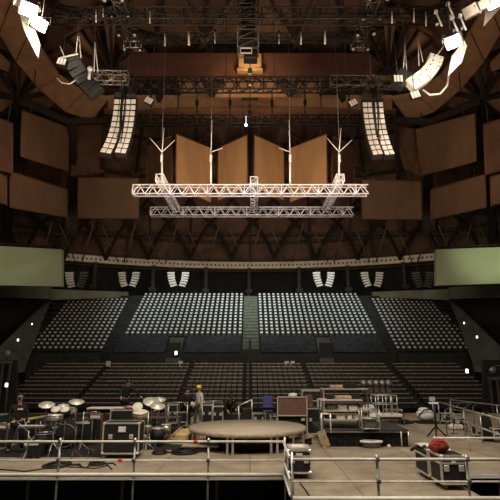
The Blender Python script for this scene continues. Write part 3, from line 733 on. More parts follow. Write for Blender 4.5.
panel('brown panel cut off by the left edge, upper row', [(-20, 112), (12, 123), (12, 174), (-20, 164)], (37, 41, 41, 37), M['panel_dark'])
panel('brown panel cut off by the left edge, lower row', [(-20, 166), (6, 175), (6, 205), (-20, 198)], (37, 41, 41, 37), M['panel'])
panel('dark panel between upper left panel and the line array', [(71, 124), (104, 124), (104, 172), (71, 176)], (54, 56, 56, 54), M['panel_dark'])
panel('large brown panel at upper right, above the other leaning panel', [(415, 129), (475, 114), (476, 161), (422, 176)], (50, 42, 42, 50), M['panel'])
panel('dark folded panel left of the upper right panel', [(393, 126), (413.5, 129), (420, 175), (405, 170)], (53, 51, 51, 53), M['panel_dark'])
panel('brown panel at lower right, under the large upper one', [(431, 189), (485, 175), (486, 207), (431, 220)], (50, 42, 42, 50), M['panel'])
panel('brown flat panel right of the white truss', [(362, 180), (421, 181), (422, 220), (362, 219)], (53, 53, 53, 53), M['panel'])
panel('brown panel cut off by the right edge, upper row', [(484, 124), (520, 114), (520, 165), (486, 175)], (41, 37, 37, 41), M['panel_dark'])
panel('brown panel cut off by the right edge, lower row', [(491, 176), (520, 169), (520, 198), (492, 206)], (41, 37, 37, 41), M['panel'])
panel('first tall amber-lit timber panel from the left, behind the white truss', [(176, 134), (211, 148), (211, 203), (176, 187)], (49, 54, 54, 49), M['panel_lit'])
panel('second tall amber-lit timber panel from the left, behind the white truss', [(218, 148), (247.5, 135), (247.5, 187), (218, 201)], (54, 49, 49, 54), M['panel_lit'])
panel('third tall amber-lit timber panel from the left, behind the white truss', [(254, 135), (284, 148), (284, 201), (254, 187)], (49, 54, 54, 49), M['panel_lit'])
panel('fourth tall amber-lit timber panel from the left, behind the white truss', [(290, 148), (327, 134), (327, 187), (290, 203)], (54, 49, 49, 54), M['panel_lit'])
panel('dim narrow panel at the left end of the tall timber panels', [(147, 146), (172, 136), (172, 186), (147, 197)], (54, 50, 50, 54), M['panel_dark'])
panel('dim narrow panel at the right end of the tall timber panels', [(332, 136), (354, 146), (354, 197), (332, 186)], (50, 54, 54, 50), M['panel_dark'])
# ------------------------------------------------------------------ flood lamps at upper corners
def flood(label, px, py, Y, r, aim, on=True, lightW=0, col=(1, .9, .72), s=1.15):
    p = at(px, py, Y); t = thing('flood_lamp', label, 'flood lamp', p)
    d = V(aim).normalized()
    q = d.to_track_quat('-Y', 'Z').to_euler()
    h = MB().box((0, .25, 0), (s*r, .4, s*r*.8), bev=.08).build('housing', M['dull_steel'], t); h.rotation_euler = q
    l = MB().box((0, .03, 0), (s*r*.86, .06, s*r*.66), bev=.03).build('lens', M['lamp_on'] if on else M['cable_white'], t); l.rotation_euler = q
    y = MB().bar((-s*r*.55, .2, 0), (-s*r*.55, .2, s*r*.6), .04).bar((s*r*.55, .2, 0), (s*r*.55, .2, s*r*.6), .04).bar((-s*r*.55, .2, s*r*.6), (s*r*.55, .2, s*r*.6), .04).bar((0, .2, s*r*.6), (0, .2, s*r*.6+4), .04).build('bracket', M['black_steel'], t)
    if lightW:
        ld = bpy.data.lights.new('flood light', 'SPOT'); ld.energy = lightW; ld.color = col; ld.spot_size = 2.4; ld.spot_blend = .6; ld.shadow_soft_size = .3
        lo = bpy.data.objects.new('flood_light_source', ld); COL.objects.link(lo); lo.location = p+d*.35; lo.rotation_euler = d.to_track_quat('-Z', 'Y').to_euler()
    return t
flood('brightest flood lamp at the upper left corner', 29, 10, 26, 1.0, (.45, -.6, -.7), True)
flood('flood lamp just right of the brightest upper left one', 40, 24, 26, .9, (.7, -.5, -.5), True)
flood('upper left flood lamp nearest the frame top', 20, 3, 26, .7, (.4, -.5, -.7), False)
flood('bright flood lamp at the upper right', 453, 42, 26, .9, (-.5, -.6, -.7), True)
flood('flood lamp at the very top right corner', 494, 3, 26, .8, (-.5, -.5, -.7), True)
flood('unlit pale flood lamp left of the top right corner', 470, 11, 26, .9, (-.6, -.5, -.5), False)
flood('unlit pale flood lamp second from the top right corner', 483, 4, 25.5, .7, (-.6, -.5, -.5), False)
# white sheets put in as the blown-out glow around the floods
for (pts, lab) in (([(14, -6), (24, -2), (40, 44), (38, 58), (24, 30)], 'left'), ([(464, 40), (452, 56), (448, 76), (462, 62), (467, 46)], 'right'), ([(500, -4), (486, 10), (484, 26), (500, 8)], 'top right')):
    P = [at(x, y, 28.5) for x, y in pts]
    tag(MB().slab(P, .1, (0, 1, 0)).build('glow_sheet', M['white'], loc=P[2], world=True), 'white sheet standing in for the glow behind the %s flood lamps' % lab, 'sheet')
# tilted black lamps near right floods
for k, (px, py, rz) in enumerate(((448, 8, .3), (460, 20, .5), (436, 16, -.2), (452, 22, .6))):
    moving_light(at(px, py, 28), 'black moving light beside the unlit floods at upper right, %s from the left' % ORD[[2, 4, 1, 3][k]], 'moving lights at the upper right end of the top truss', rz=rz)
    p = at(px, py-4, 27.8); q = at(px+6, py+10, 27.8)
    tag(MB().bar(p, q, .06).box(p, (.2, .2, .2)).build('tube_lamp', M['speaker_white'], loc=p, world=True), 'slanting pale tube beside the upper right floods, %s from the left' % ORD[[2, 4, 1, 3][k]], 'lamp', 'slanting tubes at the upper right')
# ================================================================== STAGE
Y1 = G(250, 474).y; Y2 = G(250, 497).y; XS = G(285, 474).x; XR = G(470, 490).x
YB = 29.0
deck = MB()
deck.slab([(-16, Y1, -.12), (XS, Y1, -.12), (XS, Y2, -.12), (XR, Y2, -.12), (XR, Y1+.1, -.12), (14.5, Y1+.1, -.12), (14.5, YB, -.12), (-16, YB, -.12)], .12, (0, 0, 1))
struct(deck.build('trim_40', M['deck']), 'beige plywood stage deck', 'stage deck')
mb = MB()
for x in [-15.5+2.44*i for i in range(13)]:
    for y in (Y1+.2, 16, 20, 24, 28.5): mb.box((x, y, (FL-.12)/2), (.08, .08, -FL-.12))
struct(mb.build('trim_41', M['dull_steel']), 'steel legs under the stage deck', 'deck legs')
struct(MB().box(((XS-16)/2, Y1-.03, -.05), (XS+16, .06, .14)).box(((XS+XR)/2, Y2-.03, -.05), (XR-XS, .06, .14)).box(((14.5+XR)/2, Y1+.05, -.06), (14.5-XR, .06, .1)).build('trim_42', M['white']), 'white edging along the front of the deck', 'edging')
struct(MB().box((-7.6, Y1+.7, (FL-.14)/2), (17, .05, -FL-.14)).box(((XS+XR)/2, Y2+.7, (FL-.14)/2), (XR-XS, .05, -FL-.14)).box((9.5, Y1+.7, (FL-.14)/2), (10, .05, -FL-.14)).build('trim_43', M['black_cloth']), 'black drape under the front of the deck', 'drape')
# guard rails
def guard(label, xs, Y, z_top, z_mid, x0, x1, zb, extra=None, r=.03, rf=None, tapes=()):
    t = thing('guard_rail', label, 'railing', ((x0+x1)/2, Y, zb))
    for x in xs:
        MB().bar((x, Y, zb), (x, Y, z_top+.08), r, 10).build('post', M['steel'], t, world=True)
        for z in (z_top, z_mid): MB().box((x, Y-.03, z), (.10, .12, .10), bev=.02).build('coupler', M['dull_steel'], t, world=True)
    for z, rr in ((z_top, .031), (z_mid, .02))+(extra or ()):
        MB().bar((x0, Y-.06, z), (x1, Y-.06, z), rr, 10).build('rail', M['rail_paint'], t, world=True)
    for (x, z) in tapes: MB().bar((x-.05, Y-.06, z), (x+.05, Y-.06, z), .04, 10).build('red_tape', M['red_tape'], t, world=True)
    return t
Yg = Y1-.12
zt_ = at(250, 441.3, Yg).z; zm_ = at(250, 460, Yg).z; zl_ = at(250, 479, Yg).z
guard('long steel guard rail along the left front edge of the stage', [GX(57.5, Yg, 0), GX(133.5, Yg, 0), GX(208, Yg, 0)], Yg, zt_, zm_, -9, XS, FL, ((zl_, .02), (at(250, 474.3, Yg).z, .05)), tapes=((GX(196, Yg, .8), zt_), (GX(121, Yg, .4), zm_)))
Yh = Y2-.12
zt2 = at(250, 458.8, Yh).z; zm2 = at(250, 481, Yh).z
guard('steel guard rail along the right front edge of the stage', [GX(379, Yh, 0), GX(470, Yh, 0)], Yh, zt2, zm2, XS, 6.5, FL, ((at(250, 498, Yh).z, .05),))
t = thing('guard_rail', 'short side guard rail running toward the viewer at stage centre', 'railing', (XS, (Y1+Y2)/2, FL))
for y in (Y1-.12, Y2-.1): MB().bar((XS, y, FL), (XS, y, zt_+.1), .03, 10).build('post', M['steel'], t, world=True)
for z in (zt_, zm_, .05): MB().bar((XS-.05, Y1-.1, z), (XS-.05, Y2-.1, z), .028, 10).build('rail', M['white_steel'], t, world=True)
# rear right railings going away
def slope_rail(label, A, B, h=.95, n=4, m=M['steel']):
    t = thing('guard_rail', label, 'railing', (A+B)/2)
    for i in range(n+1):
        p = A.lerp(B, i/n); MB().bar(p, p+V((0, 0, h)), .028, 8).build('post', m, t, world=True)
    for z in (h, h*.5): MB().bar(A+V((0, 0, z)), B+V((0, 0, z)), .03, 8).build('rail', m, t, world=True)
A = G(440, 424); B = G(504, 452)
slope_rail('weathered guard rail slanting along the right side of the stage', A, B, 1.0, 4, M['steel'])
slope_rail('second guard rail beyond the slanting one at far right', G(452, 419), V((12.6, 16.0, 0)), .95, 3, M['steel'])
t = thing('guard_rail', 'short pale rail at far right front beside the black sack', 'railing', (GX(468, 16.6), 16.6, 0))
for x in (436, 470, 505): MB().bar((GX(x, 16.6), 16.6, 0), (GX(x, 16.6), 16.6, .12+at(250, 439.5, 16.6).z), .025, 8).build('post', M['steel'], t, world=True)
MB().bar((GX(434, 16.6), 16.6, at(250, 439.5, 16.6).z+.05), (GX(520, 16.6), 16.6, at(250, 439.5, 16.6).z+.05), .03, 8).build('rail', M['white_steel'], t, world=True)
# ------------------------------------------------------------------ stage items
def flight_case(label, loc, w, d, h, rz=0., plate=None, front=M['black'], wheels=True, group=None, name='flight_case', band=True):
    t = thing(name, label, 'case', loc, rz, group); wz = .12 if wheels else 0
    MB().box((0, 0, wz+(h-wz)/2), (w-.02, d-.02, h-wz-.02)).build('body', front, t)
    e = .042; zb = wz; m = MB()
    for sx in (-1, 1):
        for sy in (-1, 1): m.box((sx*(w/2-e/2), sy*(d/2-e/2), (zb+h)/2), (e, e, h-zb))
    for z in (zb+e/2, h-e/2):
        for s_ in (-1, 1): m.box((0, s_*(d/2-e/2), z), (w, e, e)); m.box((s_*(w/2-e/2), 0, z), (e, d, e))
    if band:
        for s_ in (-1, 1): m.box((0, s_*(d/2-.004), zb+(h-zb)*.72), (w, .02, e)); m.box((s_*(w/2-.004), 0, zb+(h-zb)*.72), (.02, d, e))
    m.build('edge_frame', M['alu'], t)
    for sx in (-1, 1):
        for z in (zb+.03, h-.03): MB().box((sx*(w/2-.04), -(d/2-.02), z), (.1, .08, .08), bev=.025).build('corner', M['alu'], t)
    for sx in (-.28, .28): MB().box((sx*w, -d/2-.005, zb+(h-zb)*.55), (.12, .03, .13), bev=.01).build('latch', M['alu'], t)
    if plate: MB().box((plate[0], -d/2-.012, plate[1]), (plate[2], .01, plate[3])).build('white_label', M['white'], t)
    if wheels:
        for sx in (-1, 1):
            for sy in (-1, 1): MB().lathe((sx*(w/2-.12)-.025, sy*(d/2-.1), .055), [(.01, 0), (.055, 0), (.055, .05), (.01, .05)], 10, (1, 0, 0)).box((sx*(w/2-.12), sy*(d/2-.1), .11), (.07, .09, .03)).build('castor', M['dull_steel'], t)
    return t
p = G(119, 459); flight_case('large black flight case with silver edges and white label, left of centre', p+V((0, .4, 0)), 1.12, .7, 1.02, 0, (.03, .83, .22, .16), band=False)
p = G(300, 480); c = flight_case('small black flight case with pale top, front centre beside the rail', p+V((0, .5, 0)), .62, .85, .68, 0, (.0, .57, .16, .06))
MB().box((0, 0, .69), (.5, .7, .02)).build('pale_lid', M['alu'], c); MB().box((0, -.05, .71), (.34, .3, .03), bev=.01).build('paper', M['white'], c)
pA = G(456.5, 491); c = flight_case('front black flight case at right, under the red bag', pA+V((.0, .37, 0)), .60, .7, .74, 0, (.0, .6, .1, .06))
pB = pA+V((-.02, 1.25, 0)); c = flight_case('long black flight case behind the one with the red bag', pB, .60, .95, .74, 0)
MB().box((-.1, .1, .75), (.3, .5, .03), rz=.3).build('paper', M['white'], c)
q = pA+V((-.16, .42, .72)); tag(MB().ball((0, 0, .15), .25, (.95, .75, .55), 14, .1).box((0, -.02, .2), (.34, .3, .22), rz=.2, bev=.08).box((.0, -.14, .27), (.2, .03, .04), bev=.01).build('red_bag', M['red'], loc=q), 'dark red bag lying on the front right flight case', 'bag')
tag(MB().path([(0, 0, 0), (.18, .05, .1), (.3, .1, .02), (.45, .3, .05)], .035, 6).build('black_strap', M['black'], loc=q+V((-.55, .35, .0))), 'black strap lying across the right flight cases', 'strap')
# round riser
pc = V((GX(247.5, 17.8, .6), 17.85, 0))
t = thing('round_riser', 'large round plywood riser on steel legs at centre stage', 'riser', pc)
MB().lathe((0, 0, .50), [(2.01, 0), (2.05, .01), (2.05, .11), (2.01, .12)], 48).build('edge_ring', M['wood'], t)
MB().lathe((0, 0, .60), [(.01, 0), (2.03, 0), (2.03, .03), (.01, .03)], 48).build('top_surface', M['beige'], t)
for (x, y) in ((-1.85, -.6), (-1.6, -1.1), (-.62, -1.85), (-.45, -1.9), (.75, -1.8), (.95, -1.7), (1.5, -1.2), (1.9, -.5), (-1.2, 1.5), (0, 1.9), (1.2, 1.5)):
    MB().box((x, y, .25), (.07, .07, .5)).box((x, y, .01), (.12, .12, .02)).build('leg', M['steel'], t)
MB().lathe((0, 0, .03), [(1.45, 0), (1.45, .46)], 32).build('under_shade', M['black_cloth'], t)  # black drum stands in for the shade under the riser
# step board at left of riser, tan box, ramp
p = G(202, 451); t = thing('step_board', 'low dark step with pale edge, left in front of the round riser', 'step', p+V((-.05, .1, 0)))
MB().box((0, 0, .16), (1.2, .5, .06), bev=.01).build('tread', M['wood'], t); MB().box((0, 0, .065), (1.12, .44, .13)).build('base', M['black'], t)
p = G(181, 446); t = thing('tan_box', 'tan plywood box leaning beside the left of the riser', 'box', p+V((0, 1.0, 0)), -.1)
MB().box((0, 0, .17), (.62, 1.6, .34), bev=.02).build('box', M['tan'], t); MB().box((-.28, 0, .36), (.07, 1.7, .06), rz=.1).build('lath', M['wood'], t)
p = G(296, 444); t = thing('ramp_plank', 'tilted wooden ramp behind the small centre flight case', 'ramp', p+V((.1, -.1, 0)), .25)
MB().box((0, 0, .2), (.95, .5, .05), ry=-.18).build('plank', M['wood'], t); MB().box((.3, 0, .12), (.2, .4, .24)).build('block', M['black'], t); MB().box((-.35, 0, .05), (.12, .4, .1)).build('block', M['black'], t)
# cable coils
def coil(label, px, py, R, n=4, sc=(1, 1)):
    p = G(px, py); mb = MB()
    for k in range(n): mb.torus((random.uniform(-.05, .05), random.uniform(-.05, .05), .025+.02*k), R*(1-.08*k), .024, 22, 5, sc)
    mb.path([(R, 0, .03), (R+.2, .15, .02), (R+.35, -.1, .02)], .02, 5)
    return tag(mb.build('cable_coil', M['black'], loc=p), label, 'cable')
coil('small black cable coil on the deck left of the larger coil', 160, 453.5, .22)
coil('large flat black cable coil on the deck before the step', 184, 453, .42, 5)
coil('dark cable coil on the deck at the left front', 58, 466, .34, 3)
coil('small dark cable coil beside the left front rail post', 97, 465, .2, 3)
for k, (pts, lab) in enumerate(((((0, 470), (25, 472), (60, 467), (95, 469), (108, 466)), 'long thin cable snaking along the left front of the deck'), (((300, 484), (305, 490), (309, 496)), 'short black cable on the deck near the front centre case'), (((66, 463), (85, 468), (105, 463), (112, 470)), 'thin cable curling before the big left case'))):
    pp = [G(*a)+V((0, 0, .015)) for a in pts]; tag(MB().path(pp, .018, 5).build('cable', M['black'], loc=pp[0], world=True), lab, 'cable')
# low dark riser with black skirt
p0 = G(321, 447); p1 = G(405, 444)
t = thing('skirted_riser', 'low stage riser with black ruched skirt right of centre', 'riser', V(((p0.x+p1.x)/2, p0.y+1.3, 0)))
w = p1.x-p0.x
MB().box((0, 0, .5), (w, 2.5, .08), bev=.02).build('top', M['concrete_dk'], t)
mb = MB(); n = 90; vs = []
for i in range(n+1):
    x = -w/2+w*i/n; y = -1.24+(.05 if i % 2 else -.04)+random.uniform(-.02, .02); vs += [(x, y, 0), (x, y*1.0+.02, .46)]
mb._add(vs, [(2*i, 2*i+2, 2*i+3, 2*i+1) for i in range(n)]); mb.build('skirt', mat('ruched skirt', (.03, .026, .022), .6, scale=9, noise=.9), t)
MB().bar((-w/2, -1.27, .47), (w/2, -1.27, .47), .03).build('front_edge', M['dull_steel'], t)
mb = MB()
for x in (w/2-.05, w/2-.3): mb.bar((x, -1.3, 0), (x, -1.3, .5), .025)
mb.build('end_frame', M['alu'], t)
tag(MB().box((0, 0, .25), (.28, .04, .56), ry=-.35, bev=.01).build('leaning_board', M['wood'], loc=G(325, 447)+V((-.05, -.1, .02))), 'pale board leaning on the left end of the skirted riser', 'board')
p = G(372, 448); t = thing('oval_tray', 'oval grey and white tray of cable in front of the skirted riser', 'tray', p+V((0, .05, 0)))
mb = MB(); mb.torus((0, 0, .2), .36, .035, 24, 6, (1, .5)); mb.build('rim', M['white'], t); MB().lathe((0, 0, 0), [(.28, 0), (.34, .18)], 20).build('bowl', M['dull_steel'], t).scale = (1, .5, 1)
tag(MB().ball((0, 0, .05), .07).build('small_debris', M['sack'], loc=G(389, 448)), 'tiny pale scrap on the deck right of the oval tray', 'scrap')
# scaffold shelf on the riser with gear
def table(label, c, w, d, h, m_top=M['wood'], shelves=(), name='equipment_table', leg=M['dull_steel']):
    t = thing(name, label, 'table', c)
    MB().box((0, 0, h), (w, d, .05), bev=.01).build('tabletop', m_top, t)
    for sx in (-1, 1):
        for sy in (-1, 1): MB().box((sx*(w/2-.04), sy*(d/2-.04), h/2), (.05, .05, h)).build('leg', leg, t)
    for z in shelves: MB().box((0, 0, z), (w-.06, d-.04, .03)).build('shelf', m_top, t)
    return t
def wx(px, Y, z=.5): return GX(px, Y, z)
Ys = 18.2
table('dark two-shelf bench with pale top on the skirted riser', V((wx(341, Ys), Ys, .54)), wx(362, Ys)-wx(321, Ys), .8, .95, M['alu'], (.3, .6))
table('wooden shelf table behind the two-shelf bench', V((wx(345, 20.5), 20.5, 0)), 1.9, .6, 1.75, M['wood'], (.9,))
def gear_row(Y, z, items):
    for (px, w, h, m, name, lab, cat) in items:
        x = wx(px, Y, z)
        o = MB().box((0, 0, h/2), (w, .3, h), bev=.02).box((0, -.155, h*.6), (w*.7, .02, h*.3)).build(name, M[m], loc=(x, Y, z)); tag(o, lab, cat)
gear_row(Ys, .54+.975, ((330, .25, .16, 'black', 'mixer_unit', 'small black unit at left end of the pale bench top', 'mixer'), (343, .6, .12, 'wood', 'keyboard_unit', 'flat brown unit in the middle of the pale bench top', 'mixer'), (355, .35, .2, 'black', 'amplifier_unit', 'black unit at the right end of the pale bench top', 'amplifier')))
gear_row(Ys-.1, .54+.615, ((331, .3, .14, 'dull_steel', 'rack_unit', 'grey rack unit, left on upper shelf of the bench', 'amplifier'), (342, .3, .17, 'alu', 'rack_unit', 'pale rack unit, centre on upper shelf of the bench', 'amplifier'), (353, .32, .15, 'cable_white', 'rack_unit', 'whitish rack unit, right on upper shelf of the bench', 'amplifier')))
gear_row(Ys-.1, .54+.315, ((330, .35, .13, 'black', 'rack_unit', 'black rack unit, left on lower shelf of the bench', 'amplifier'), (340, .3, .12, 'cable_white', 'rack_unit', 'white rack unit, centre left on lower shelf of the bench', 'amplifier'), (349, .16, .14, 'white', 'rack_unit', 'small white unit, centre right on lower shelf of the bench', 'amplifier'), (356, .2, .14, 'alu', 'rack_unit', 'pale rack unit, right on lower shelf of the bench', 'amplifier')))
gear_row(20.5, 1.775, ((336, .5, .14, 'wood', 'keyboard_unit', 'brown flat unit left on the wooden shelf table', 'mixer'), (350, .45, .2, 'black', 'mixer_unit', 'black unit right on the wooden shelf table', 'mixer')))
t = thing('metal_stool', 'pale metal side frame left of the two-shelf bench', 'stand', V((wx(331, 16.8), 16.8, .54)))
mb = MB().bar((-.3, 0, 0), (-.3, 0, .62), .03).bar((.0, 0, 0), (.0, 0, .62), .03).bar((-.3, 0, .6), (0, 0, .6), .035); mb.build('frame', M['alu'], t)
# lattice cart / stand at (350-375, 408-430)
t = thing('frame_stand', 'open grey square frame with green-grey case inside, on the skirted riser', 'stand', V((wx(370, 17.4), 17.4, .54)))
mb = MB()
for x in (-.3, .3):
    for y in (-.2, .2): mb.bar((x, y, 0), (x, y, .7), .022)
for z in (.08, .4, .7):
    for y in (-.2, .2): mb.bar((-.3, y, z), (.3, y, z), .02)
    for x in (-.3, .3): mb.bar((x, -.2, z), (x, .2, z), .02)
mb.build('frame', M['steel'], t); MB().box((0, 0, .25), (.4, .3, .32), bev=.03).build('case', M['parapet'], t)
# lift with guard basket and round lamps
Yl = 21.5
t = thing('work_lift', 'grey wheeled work lift with railed basket, right of centre', 'lift', V((wx(385, Yl), Yl, -.2)))
MB().box((0, 0, .22), (1.3, .8, .22), bev=.04).build('chassis', M['dull_steel'], t)
for sx in (-.5, .5):
    for sy in (-.35, .35): MB().lathe((sx-.05, sy, .12), [(.01, 0), (.12, 0), (.12, .1), (.01, .1)], 12, (1, 0, 0)).build('wheel', M['black'], t)
mb = MB()
for k in range(2):
    z = .34+k*.22
    for y in (-.3, .3): mb.bar((-.5, y, z), (.5, y, z+.22), .03); mb.bar((.5, y, z), (-.5, y, z+.22), .03)
    for x in (-.5, .5): mb.bar((x, -.3, z), (x, .3, z), .03)
mb.build('scissor_arm', M['dull_steel'], t)
MB().box((0, 0, .85), (1.25, .8, .12), bev=.02).build('platform', M['cable_white'], t)
mb = MB()
for x in (-.6, -.2, .25, .6):
    for y in (-.37, .37): mb.bar((x*.75, y, .9), (x*.75, y, 1.65), .022)
for z in (1.3, 1.65):
    for y in (-.37, .37): mb.bar((-.45, y, z), (.45, y, z), .022)
    for x in (-.6, .6): mb.bar((x*.75, -.37, z), (x*.75, .37, z), .022)
mb.build('guard_basket', M['steel'], t)
for k in range(5):
    x = wx(363.5+6.2*k, 22.6, 1.9); u = thing('round_lamp', '%s of five grey round lamps from the left behind the work lift' % ORD[k+1], 'lamp', (x, 22.6, 0), group='round lamps behind the work lift')
    MB().bar((0, 0, 0), (0, 0, 1.7), .022).lathe((0, 0, 0), [(.16, 0), (.16, .03)], 10).build('stand', M['black_steel'], u)
    MB().lathe((0, .12, 1.9), [(.03, -.1), (.13, -.06), (.155, .12), (.155, .22)], 12, (0, -1, 0)).build('shell', M['dull_steel'], u)
    MB().lathe((0, -.09, 1.9), [(.01, 0), (.14, 0), (.01, .02)], 12, (0, -1, 0)).build('lens', M['glass'], u)
    MB().box((0, 0, 1.6), (.2, .15, .25), bev=.03).build('ballast', M['dull_steel'], u)
tag(MB().ball((0, 0, .9), .32, (1, .8, .75), 10, .15).ball((.05, 0, .45), .4, (1, .8, 1.1), 10, .12).build('cloth_bundle', M['sack'], loc=(wx(363, 22), 20.9, 0)), 'pale cloth bundle heaped left of the work lift', 'cloth')
flight_case('black low case right of the work lift', G(397, 424)+V((.0, .6, 0)), .8, .6, .62, wheels=True, band=False)
table('low dark bench right behind the work lift', V((wx(392, 23.5), 23.5, 0)), 1.0, .6, .55, M['black'])
tag(MB().box((0, 0, .1), (.45, .3, .2), rz=.3, bev=.05).box((.35, .1, .07), (.3, .25, .14), rz=-.4, bev=.04).build('loose_gear', M['black'], loc=G(404, 424)), 'loose black gear on deck right of the work lift', 'equipment')
# big timber fronted open case
Yc = 20.2; p = V((wx(292, Yc), Yc, 0))
t = thing('timber_road_case', 'tall road case with brown timber front and pale frame, behind the riser', 'case', p)
w = 1.16
MB().box((0, 0, 1.12), (w, .5, .68)).build('timber_front', M['brown_wood'], t)
mb = MB()
for z in (.77, 1.47): mb.box((0, -.26, z), (w+.04, .04, .04))
for x in (-w/2, w/2): mb.box((x, -.26, 1.12), (.04, .04, .7))
mb.box((w/2, -.2, .4), (.04, .04, .8)).box((-w/2, -.2, .4), (.04, .04, .8)); mb.build('edge_frame', M['alu'], t)
MB().box((0, .05, .42), (w-.08, .4, .62)).build('dark_interior', M['black'], t)
MB().ball((-.15, -.2, .35), .2, (1.2, .7, .8), 10, .1).ball((.2, -.2, .3), .18, (1, .7, .8), 10, .1).build('cable_heap', M['black_cloth'], t); MB().box((.42, -.22, .62), (.14, .04, .1)).build('pale_tag', M['alu'], t)
tag(MB().ball((0, 0, .05), .16, (1.2, .8, .6), 10, .1).build('folded_cloth', M['sack'], loc=p+V((.05, 0, 1.47))), 'small folded cloth on top of the timber road case', 'cloth')
# black cabinet right of it
flight_case('black open cabinet with pale edges right of the timber road case', V((wx(315, 20.8), 20.8, 0)), .78, .6, 1.0, wheels=False, band=False)
gear_row(20.8, 1.0, ((309, .3, .5, 'brown_wood', 'brown_crate', 'brown crate stacked on the black open cabinet, left', 'crate'), (320, .22, .34, 'cable_white', 'white_box', 'small white box stacked on the black open cabinet, right', 'box')))
tag(MB().box((0, 0, .02), (1.0, .45, .04), bev=.01).build('pale_board', M['wood'], loc=(wx(313, 22.6), 22.6, 1.6)), 'pale plank lying on the rear stack right of the road case', 'plank')
flight_case('dark tall case behind the black open cabinet', V((wx(313, 22.6), 22.6, 0)), 1.0, .45, 1.6, wheels=False, band=True)
# blue chair
t = thing('blue_chair', 'blue folding chair behind the round riser', 'chair', V((wx(268, 22), 22, 0)))
MB().box((0, 0, .75), (.42, .4, .05), bev=.02).build('seat', M['blue'], t); MB().box((0, .2, 1.12), (.42, .05, .5), rx=-.12, bev=.02).build('backrest', M['blue'], t)
for sx in (-.18, .18): MB().bar((sx, -.2, 0), (sx, .18, .75), .018).build('leg', M['dull_steel'], t); MB().bar((sx, .22, 0), (sx, -.16, .75), .018).build('leg', M['dull_steel'], t)
# pale frame trolley
t = thing('frame_trolley', 'pale tubular frame trolley behind the round riser', 'trolley', V((wx(247, 21), 21, 0)))
mb = MB().bar((-.3, 0, .1), (-.36, 0, 1.05), .03).bar((-.36, 0, 1.05), (.2, .0, 1.3), .03).bar((.2, 0, 1.3), (.2, 0, .45), .03).bar((-.3, 0, .45), (.25, 0, .45), .03); mb.build('frame', M['alu'], t)
MB().box((0, 0, .38), (.8, .4, .08)).build('platform', M['alu'], t); MB().box((0, 0, .7), (.4, .3, .55), bev=.04).build('speaker', M['black'], t)
for sx in (-.3, .3): MB().lathe((sx, 0, .08), [(.01, 0), (.08, 0), (.08, .05), (.01, .05)], 10, (1, 0, 0)).build('wheel', M['black'], t); MB().bar((sx, 0, .08), (sx, 0, .36), .03).build('fork', M['black'], t)
# rear row of dark cases / monitors with pale frames
for k, (px, w, h, lab) in enumerate(((173, .5, .95, 'first dark case from the left in the rear row'), (207, .55, .95, 'second dark case in the rear row, right of the yellow helmet'), (218, .5, .9, 'third dark case in the rear row, beside the crouching person'), (259, .6, .6, 'fourth dark low case in the rear row, before the blue chair'), (274, .4, .5, 'small dark case in the rear row beside the blue chair'))):
    flight_case(lab, V((wx(px, 23.2-.1*k), 23.2-.1*k, 0)), w, .5, h, wheels=True, group='dark cases in the rear row', band=False)
for k, (px, h) in enumerate(((202, 1.15), (213, 1.2))):
    tag(MB().bar((0, 0, 0), (0, 0, h), .025).box((0, 0, .02), (.3, .3, .04)).bar((-.4, 0, h), (.4, 0, h), .02).build('cross_stand', M['steel'], loc=(wx(px, 21.6), 21.6, 0)), 'thin pale T-shaped stand, %s of two behind the helmeted worker' % ('left', 'right')[k], 'stand', 'T-shaped stands in the rear row')
for k, (px, m, r) in enumerate(((263, 'sack', .2), (270, 'alu', .16), (276, 'sack', .18), (238, 'black_cloth', .25))):
    tag(MB().ball((0, 0, r*.6), r, (1.2, 1, .7), 10, .2).ball((r*.6, 0, r*.5), r*.6, (1, 1, .8), 8, .2).build('cloth_heap', M[m], loc=(wx(px, 20.4), 20.4, 0)), '%s heap from the left behind the round riser, %s' % (ORD[[2, 3, 4, 1][k]], 'dark' if m == 'black_cloth' else 'pale'), 'cloth', 'heaps behind the round riser')
# sack, tripod, pale parcel, black sack on the right
t = tag(MB().ball((0, 0, .25), .42, (1.15, .8, .62), 14, .1).ball((-.1, 0, .48), .25, (1.1, .8, .5), 12, .12).build('white_sack', M['sack'], loc=G(429, 424)+V((0, .3, .12))), 'bulging white sack on a low dolly behind the tripod', 'sack')
tag(MB().path([(-.42, -.2, .25), (-.2, -.36, .5), (.1, -.36, .55), (.42, -.2, .35)], .035, 6).build('black_strap', M['black'], loc=G(429, 424)+V((0, .3, .12))), 'black strap around the white sack', 'strap')
tag(MB().box((0, 0, .07), (1.05, .6, .07), bev=.02).box((-.4, 0, .02), (.1, .4, .04)).box((.4, 0, .02), (.1, .4, .04)).build('low_dolly', M['black'], loc=G(429, 424)+V((0, .3, 0))), 'low black dolly under the white sack', 'dolly')
p = G(437, 438.5); t = thing('tripod_stand', 'black tripod stand with small white head at right', 'stand', p)
MB().bar((0, 0, .25), (0, 0, 1.25), .045, 8).build('pole', M['black'], t)
for a in (0, 2.1, 4.2): MB().bar((0, 0, .45), (.42*math.cos(a+.1), .42*math.sin(a+.1), .02), .03, 6).build('leg', M['black'], t)
MB().box((-.02, 0, 1.28), (.34, .16, .07), bev=.02).build('white_head', M['white'], t)
p = G(434, 421); tag(MB().bar((0, 0, 0), (0, 0, 1.0), .02).box((0, 0, 1.05), (.28, .05, .2)).lathe((0, 0, 0), [(.18, 0), (.18, .03)], 12).build('sign_post', M['cable_white'], loc=p), 'small pale sign on a thin post behind the tripod', 'sign')
tag(MB().box((0, 0, .12), (.5, .3, .22), rz=.2, bev=.06).ball((-.2, -.02, .14), .16, (1, .8, .8), 10, .15).build('white_parcel', M['sack'], loc=G(457, 430)), 'small white parcel on the deck beside the slanting rail', 'parcel')
